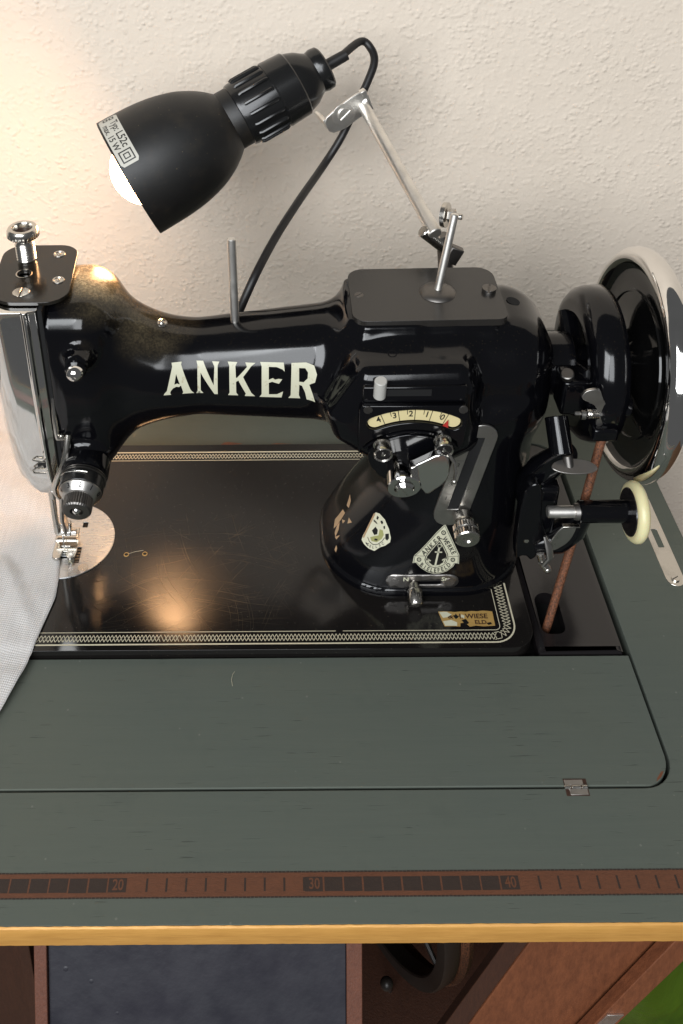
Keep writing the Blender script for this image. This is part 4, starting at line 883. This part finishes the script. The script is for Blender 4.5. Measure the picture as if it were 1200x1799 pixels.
# belt shifter bracket clutter in front of the pulley
bk = MB(); bk.box((17.3, 21.2, 14.1), (18.9, 23.0, 16.6)); bko = bk.build('belt_bracket', 'enamel', SM, bevel=.2, seg=3); bko['label'] = 'black belt guide bracket with spring and screws'
m = MB(); m.box((18.6, 20.4, 14.4), (20.2, 21.4, 15.9)); m.build('bracket_arm', 'enamel', bko, bevel=.15, seg=3)
lath('bracket_screw', [(0, .36), (.05, .40), (.35, .40), (.4, .34)], (17.55, 21.6, 16.75), (-.25, -.3, 1), 'dark_steel', bko)
m = MB(); m.plate(round_poly([(17.9, 16.4), (18.2, 17.0), (19.0, 17.1), (19.3, 16.3), (19.75, 15.6), (19.8, 14.8), (19.4, 14.2), (19.1, 14.4), (19.2, 15.2), (18.9, 15.9)], 2), [], ((0, 20.2, 0), (1, 0, 0), (0, 0, 1), (0, -1, 0)), 0, .2); m.build('bracket_latch', 'steel', bko, bevel=.05)
m = MB(); m.tube([(18.5+t*.11, 20.0+.26*math.cos(t*2*math.pi), 15.25+.26*math.sin(t*2*math.pi)) for t in np.linspace(0, 6, 73)], .06, 6); m.build('bracket_spring', 'nickel', bko)
m = MB(); m.cyl((17.75, 20.0, 15.3), (19.4, 20.0, 15.2), .12, n=10); m.build('spring_pin', 'steel', bko)
lath('bracket_nut', [(0, .2), (.05, .3), (.3, .3), (.35, .2)], (18.4, 19.95, 15.25), (-1, 0, 0), 'nickel', bko)
m = MB(); m.cyl((19.5, 20.6, 15.6), (21.1, 20.6, 15.3), .72, n=24); m.build('roller', 'enamel', bko)
m = MB(); m.box((18.95, 19.6, 13.35), (20.5, 20.7, 14.3)); m.build('belt_clip', 'enamel', bko, bevel=.2, seg=3)

# --- bobbin winder
bw = MB(); bw.box((15.7, 18.7, 4.7), (17.3, 20.9, 10.6)); bwo = bw.build('bobbin_winder', 'enamel', SM, bevel=.3, seg=3); bwo['label'] = 'black bobbin winder with chrome spindle and rubber tyre'
m = MB(); m.tube([(16.3, 20.6, 8.2), (16.1, 20.3, 9.6), (16.4, 19.8, 11.2), (17.0, 19.2, 12.6), (17.3, 18.8, 13.4)], [1.15, 1.1, .95, .8, .66], 16); m.build('winder_arm', 'enamel', bwo)
m = MB(); m.cyl((16.9, 18.6, 13.3), (16.75, 20.2, 14.9), .68, n=24); m.build('arm_barrel', 'enamel', bwo)
m = MB(); m.cyl((17.2, 17.9, 12.95), (17.1, 18.3, 13.6), .30, n=14); m.build('thumb_stem', 'dark_steel', bwo)
el = [(1.34*math.cos(t), .52*math.sin(t)*(1.15 if math.sin(t) > 0 else .8)) for t in np.linspace(0, 2*math.pi, 33)[:-1]]
m = MB(); m.plate(el, [], ((17.45, 17.75, 13.1), (1, 0, -.03), (0, .95, .30), (0, -.30, .95)), -.05, .06); m.build('thumb_plate', 'old_plate', bwo, bevel=.03)
m = MB(); m.cyl((16.4, 18.0, 9.35), (18.2, 18.0, 9.35), .37, n=20); m.build('spindle', 'bright', bwo)
lath('spindle_collar', [(0, .38), (.03, .5), (.3, .52), (.33, .45)], (18.0, 18, 9.35), (1, 0, 0), 'old_plate', bwo)
lath('winder_tube', [(0, .6), (.05, .68), (3.2, .70), (3.25, .66)], (18.28, 18, 9.35), (1, 0, 0), 'enamel', bwo)
lath('tyre_hub', [(0, .9), (.02, 1.42), (.12, 1.48), (.3, 1.48)], (21.25, 18, 9.3), (1, 0, -.03), 'insert', bwo, 48)
lath('rubber_tyre', [(.1, 1.40), (.06, 1.52), (.16, 1.74), (.36, 1.86), (.6, 1.84), (.78, 1.66), (.84, 1.4), (.84, .3)], (21.25, 18, 9.3), (1, 0, -.03), 'tyre', bwo, 56, None, (False, True), 60)
m = MB(); m.plate(round_poly([(16.9, 6.2), (17.3, 6.35), (18.0, 7.0), (18.35, 8.35), (17.7, 8.5), (17.2, 8.0), (16.8, 6.9)], 2), [], XZ(17.9), 0, .12); m.build('stop_plate', 'steel', bwo, bevel=.04)
m = MB(); m.box((17.35, 17.55, 8.42), (18.4, 17.85, 8.52)); m.build('stop_flange', 'nickel', bwo, bevel=.04)
m = MB(); m.tube([(16.5, 17.9, 7.4), (16.75, 17.6, 6.7), (16.9, 17.5, 6.0), (16.6, 17.5, 5.4), (16.35, 17.7, 5.3)], [.16, .28, .30, .26, .12], 12, flat=.55); m.build('stop_lever', 'steel', bwo)
m = MB(); m.tube([(16.5, 18.2, 5.6), (16.7, 18.0, 4.9), (16.95, 17.9, 4.6)], [.25, .25, .27], 12); m.sphere((16.98, 17.85, 4.55), .27, n=12, m=8); m.build('lever_end', 'nickel', bwo)
m = MB(); m.tube([(18.9, 18.7, 8.5), (18.5, 18.9, 7.1), (17.7, 19.0, 6.1), (16.4, 19.2, 5.6)], [.6, .9, 1.0, .9], 14); m.build('lower_arm', 'enamel', bwo)
m = MB(); m.plate(round_poly([(14.9, 10.2), (15.5, 11.3), (16.1, 10.9), (16.3, 8.2), (16.9, 6.6), (16.2, 4.5), (15.6, 5.2), (15.0, 4.6)], 1), [], XZ(19.4), 0, .95); m.build('mount_plate', 'enamel', bwo, bevel=.12)
for p_ in ((15.6, 18.6, 6.4), (16.2, 18.7, 6.7), (16.5, 18.75, 5.6)): lath('winder_screw', [(0, .2), (.1, .22), (.16, .15)], p_, (0, -1, .1), 'nickel', bwo, 16)

# --- leather drive belt
BL = MB(); pts = [(19.72, 20.05, 14.1), (19.7, 20.0, 13.9), (19.0, 19.25, 8.0), (18.2, 18.4, 3.0), (17.6, 17.6, .2), (17.0, 17.0, -3.0)]
BL.tube(pts, .27, 12); bl_ = BL.build('drive_belt', 'leather'); bl_['label'] = 'brown round leather drive belt running from handwheel into belt opening'; bl_['category'] = 'belt'

# ------------------------------------------------------------------ lamp clamped behind the arm
LP = empty('sewing_lamp', (10.9, 30, 18), 'black sewing lamp with lit bulb on jointed chrome rod', 'lamp')
LS = 1.197; LO = Vector((-9.88, 35.0, 23.5)); LE = Vector((4.49, 39.9, 30.15)); LD = (LE-LO).normalized(); LX, LY, _ = ortho(LD)
def ll(name, prof, mat, parent, n=64, caps_=(True, True), sm=35, kn=None): mm = MB(); mm.lathe([(t*LS, r_*LS) for t, r_ in prof], LO, LD, n, caps_, kn); return mm.build(name, mat, parent, sm)
def smooth_prof(P, n=6):
    o_ = []
    for i in range(len(P)-1):
        a, b, c, d = [np.array(P[q]) for q in (max(i-1, 0), i, i+1, min(i+2, len(P)-1))]
        for j in range(n): t = j/n; o_.append(tuple(.5*((2*b)+(c-a)*t+(2*a-5*b+4*c-d)*t*t+(3*b-a-3*c+d)*t**3)))
    return o_+[P[-1]]
sh = ll('lamp_shade', [(.0, 3.54)] + smooth_prof([(0, 3.62), (2, 3.56), (3.4, 3.38), (4.6, 3.05), (5.5, 2.62), (6.1, 2.22), (6.45, 1.92), (6.6, 1.78)]) + [(6.5, 1.6)], 'shade', LP, 96, (False, False)); sh['label'] = 'matt black bell-shaped lamp shade'
ll('shade_lining', [(.01, 3.53), (2, 3.46), (3.4, 3.26), (4.6, 2.93), (5.5, 2.54), (6.1, 2.14), (6.45, 1.7)], 'shade_in', sh, 64, (False, True))
ll('shade_neck', [(6.4, 1.74), (6.55, 1.80), (7.5, 1.80), (7.6, 1.7)], 'shade', LP)
rg = ll('socket_ring', [(7.25, 1.78), (7.3, 1.88), (7.5, 1.93), (9.62, 1.93), (9.7, 1.85)], 'bakelite', LP)
for i in range(18):
    a = 2*math.pi*i/18; rv = LX*math.cos(a)+LY*math.sin(a); mm = MB()
    mm.tube([LO+(LD*t+rv*r_)*LS for t, r_ in ((7.72, 1.9), (7.85, 1.97), (9.4, 1.97), (9.52, 1.9))], .12*LS, 8); mm.build('grip_rib', 'bakelite', rg)
ll('socket_collar', [(9.6, 1.9), (9.62, 2.0), (9.7, 2.05), (11.0, 1.98), (11.08, 1.9)], 'bakelite', LP)
ll('socket_cap', [(11.05, 1.86), (11.2, 1.84), (11.7, 1.66), (12.1, 1.38), (12.3, 1.26), (12.45, 1.3), (12.6, 1.34), (12.95, 1.30), (13.05, 1.2), (13.05, .4), (12.9, .3)], 'bakelite', LP)
mm = MB(); mm.sphere(LO+LD*1.45, 2.57, n=24, m=14); mm.build('bulb', 'bulb', LP, 80)
ll('bulb_base', [(2.9, 1.2), (4.5, .9), (6.5, .9)], 'nickel', LP, 24)
# silver type label bent round the rim of the shade, with printed text
vdir = (Vector((0, -25.685, 54.127))-LO).normalized(); vdir = (vdir-LD*vdir.dot(LD)).normalized(); wdir = LD.cross(vdir)   # vdir: facing the room
if wdir.z < 0: wdir = -wdir
def sr(t): return float(np.interp(t, [0, 2, 3.4], [3.62, 3.56, 3.38]))
def lpt(t, s_, off=.02): a = s_/3.62; r_ = sr(t)+off; return LO+(LD*t+(vdir*math.cos(a)+wdir*math.sin(a))*r_)*LS
mm = MB(); vs = []; fs = []; na = 22; s0, s1 = .62, 4.75
for i in range(na+1):
    s_ = s0+(s1-s0)*i/na
    vs += [lpt(.12+(.12 if i in (0, na) else 0), s_), lpt(1.22-(.12 if i in (0, na) else 0), s_), lpt(1.22-(.12 if i in (0, na) else 0), s_, .005), lpt(.12+(.12 if i in (0, na) else 0), s_, .005)]
for i in range(na):
    a, b = i*4, i*4+4
    for q in range(4): fs.append((a+q, b+q, b+(q+1) % 4, a+(q+1) % 4))
fs += [(0,1,2,3), (na*4+3, na*4+2, na*4+1, na*4)]
mm.add(vs, fs); lb = mm.build('type_label', 'label', sh, 40); lb['label'] = 'silver type label reading Typ: L52c max. 15 W'
def ltext(txt, size, t, sc):
    V2, F2 = text_mesh(txt, size, .008, .95); mm = MB(); mm.add([tuple(lpt(t+v[1], sc-v[0], .026)) for v in V2], F2); mm.build('lettering', 'ink', lb, 0)
ltext('Typ: L52c', .60, .90, 2.78); ltext('max. 15 W', .50, .38, 2.72)
def lframe(t0, t1, sA, sB, w):
    for (a, b, c, d) in ((t0, t0+w, sA, sB), (t1-w, t1, sA, sB), (t0, t1, sA, sA+w), (t0, t1, sB-w, sB)):
        mm = MB(); q = max(1, int((d-c)/.06))
        for i in range(q):
            e, g = c+(d-c)*i/q, c+(d-c)*(i+1)/q; mm.add([tuple(lpt(t, s_, .026)) for t, s_ in ((a, e), (b, e), (b, g), (a, g))], [(0,1,2,3)])
        mm.build('printed_square', 'ink', lb, 0)
lframe(.30, 1.06, .80, 1.50, .07); lframe(.50, .86, .98, 1.32, .06)
lframe(.36, .66, 4.22, 4.6, .09); lframe(.72, 1.02, 4.18, 4.56, .09)
# bracket, rod and joint
bx = LD; bz = Vector((0, 0, 1)); bz = (bz-bx*bz.dot(bx)).normalized(); by = bz.cross(bx)
if by.y > 0: by = -by
BC = Vector((5.09, 40.5, 25.85)); bx, bz, by = bx*LS, bz*LS, by*LS
m = MB(); m.plate(round_poly([(-1.35, .32), (-1.25, -.75), (-.3, -.95), (.5, -.8), (1.65, -.72), (1.7, .72), (1.0, .78), (-.2, .62)], 1), [], (BC, bx, bz, by), -.06, .10); brk_ = m.build('bracket', 'bright', LP, bevel=.04); brk_['label'] = 'nickel lamp bracket with slotted screw'
m = MB(); m.plate(round_poly([(-1.4, .3), (-1.22, -.7), (-.9, -.6), (-1.1, .3)], 1), [], (BC, bx, bz, by), -1.4, .05); m.build('bracket_lug', 'bright', brk_, bevel=.03)
m = MB(); m.plate(circle((-.05, -.02), .74, 28), [], (BC, bx, bz, by), .10, .14); m.build('washer', 'bright', brk_, bevel=.02)
screw(brk_, BC+by*.13, by, .5, 'bright', .14, 2.3)
m = MB(); m.tube([BC+bx*1.2-by*.2, BC+bx*1.68+by*.06], .3, 8); m.box((-.12, -.7, -.3), (.25, .72, .12), Matrix.Translation(BC+bx*1.55) @ Matrix((bx, bz, by)).transposed().to_4x4()); m.build('bracket_fold', 'bright', brk_, bevel=.04)
RT = BC+bx*1.35-by*.3-bz*.2; RB = Vector((10.25, 29.6, 22.35))
m = MB(); m.cyl(RT, RB, .42, n=20); m.build('rod', 'bright', LP)
rd = (RT-RB).normalized()
m = MB(); m.cyl(RB+rd*1.55, RB-rd*.35, .46, n=22); jn = m.build('rod_socket', 'bright', LP)
m = MB(); m.lathe([(-.16, .75), (-.14, .82), (.14, .82), (.16, .75)], Vector((10.95, 29.75, 23.4)), (.86, -.45, .1), 28); m.build('joint_disc', 'nickel', jn)
m = MB(); m.lathe([(0, .46), (.35, .5), (.4, .42)], Vector((11.15, 29.55, 23.45)), (.86, -.45, .1), 6); m.build('joint_nut', 'steel', jn, 20)
m = MB(); m.cyl((11.2, 29.55, 23.45), (11.95, 29.2, 23.55), .2, n=14); m.build('joint_bolt', 'nickel', jn)
m = MB(); m.cyl((9.55, 29.6, 22.35), (11.1, 29.9, 20.9), .42, n=20); m.build('cross_pin', 'nickel', jn)
m = MB(); m.tube([(10.9, 30, 21.8), (11.1, 30, 20.8), (11.3, 30, 19.6), (11.35, 29.2, 18.0)], [.4, .45, .5, .55], 14); m.build('joint_stem', 'dark_steel', jn)
m = MB(); m.box((-.45, -.3, -.6), (.45, .3, .6), Matrix.Translation((11.75, 29.9, 20.35)) @ Matrix.Rotation(R(25), 4, 'Y')); m.build('clamp_block', 'dark_steel', jn, bevel=.08)
# cord from the socket cap, over and down behind the arm
def spline(P, n=10):
    P = [Vector(p) for p in P]; out_ = []
    for i in range(len(P)-1):
        a, b, c, d = P[max(i-1, 0)], P[i], P[i+1], P[min(i+2, len(P)-1)]
        for j in range(n):
            t = j/n; out_.append(.5*((2*b)+(c-a)*t+(2*a-5*b+4*c-d)*t*t+(3*b-a-3*c+d)*t**3))
    return out_+[P[-1]]
E0 = LO+LD*12.9*LS
CP = [E0, E0+LD*1.1] + [Vector(p) for p in ((6.22, 42.05, 30.7), (7.0, 42.05, 30.2), (7.3, 42.05, 29.2), (6.88, 41.93, 27.76), (5.99, 41.63, 25.73), (5.0, 41.2, 23.6), (3.6, 40.0, 21.8), (1.76, 36.2, 21.0), (.1, 32.68, 20.1), (-1.3, 29.6, 18.9), (-2.5, 28.6, 16.4))]
m = MB(); m.tube(spline(CP), .29, 12); cd = m.build('lamp_cord', 'rubber_cord', LP)
m = MB(); m.tube([E0, E0+LD*.95, E0+LD*1.85], [.43, .43, .41], 14); m.build('cord_sleeve', 'rubber_cord', LP)

# ------------------------------------------------------------------ cloth under the presser foot
ey = [4, 6, 8.5, 11.4, 13.9, 15.2, 16.5, 19.2, 20.6, 22.8, 26, 30, 36, 43.5]
ex = [-20.2, -19, -17.6, -16.3, -15.5, -15.22, -14.98, -14.5, -14.57, -14.85, -15.0, -15.1, -15.6, -16.5]
m = MB(); nx_, ny_ = 90, 150; vs = []; fs = []
for j in range(ny_+1):
    y = 4+39.5*j/ny_; xe = float(np.interp(y, ey, ex))
    for i in range(nx_+1):
        u = (i/nx_)**1.0; x = xe - 22*(1-u)
        base_ = .30+.42*float(sst((y-14.2)/1.6)); base_ = base_ if y < 33 else .72-.42*float(sst((y-33.6)/2.2))
        d_ = xe-x
        w_ = .20*math.sin(.55*x+.62*y)*min(1, d_/2.5) + .10*math.sin(1.3*x-.9*y+1)*min(1, d_/2) + .12*math.sin(.9*y+.25*x)*min(1, d_/1.2) + .03*math.sin(2.9*y)*math.sin(2.2*x)
        w_ += .16*max(0, 1-abs(((x+.55*y+3) % 6.5)-3.2)/.8)*min(1, d_/1.5) + .10*max(0, 1-abs(((1.4*x-.8*y) % 9)-4)/.6)*min(1, d_/2)
        near = math.exp(-((y-22.2)/1.6)**2-((x+15)/1.5)**2)
        lift = max(0, w_)*.9*(1-near) + .04
        if y < 15: lift += .25*math.exp(-((y-13.4)/1.6)**2)
        vs.append((x, y, base_+lift))
for j in range(ny_):
    for i in range(nx_): a = j*(nx_+1)+i; fs.append((a, a+1, a+nx_+2, a+nx_+1))
m.add(vs, fs); cl = m.build('cloth', 'fabric', None, 60); cl['label'] = 'thin white woven cloth under the presser foot on the left'; cl['category'] = 'fabric'
so = cl.modifiers.new('thickness', 'SOLIDIFY'); so.thickness = .03*S; so.offset = 1
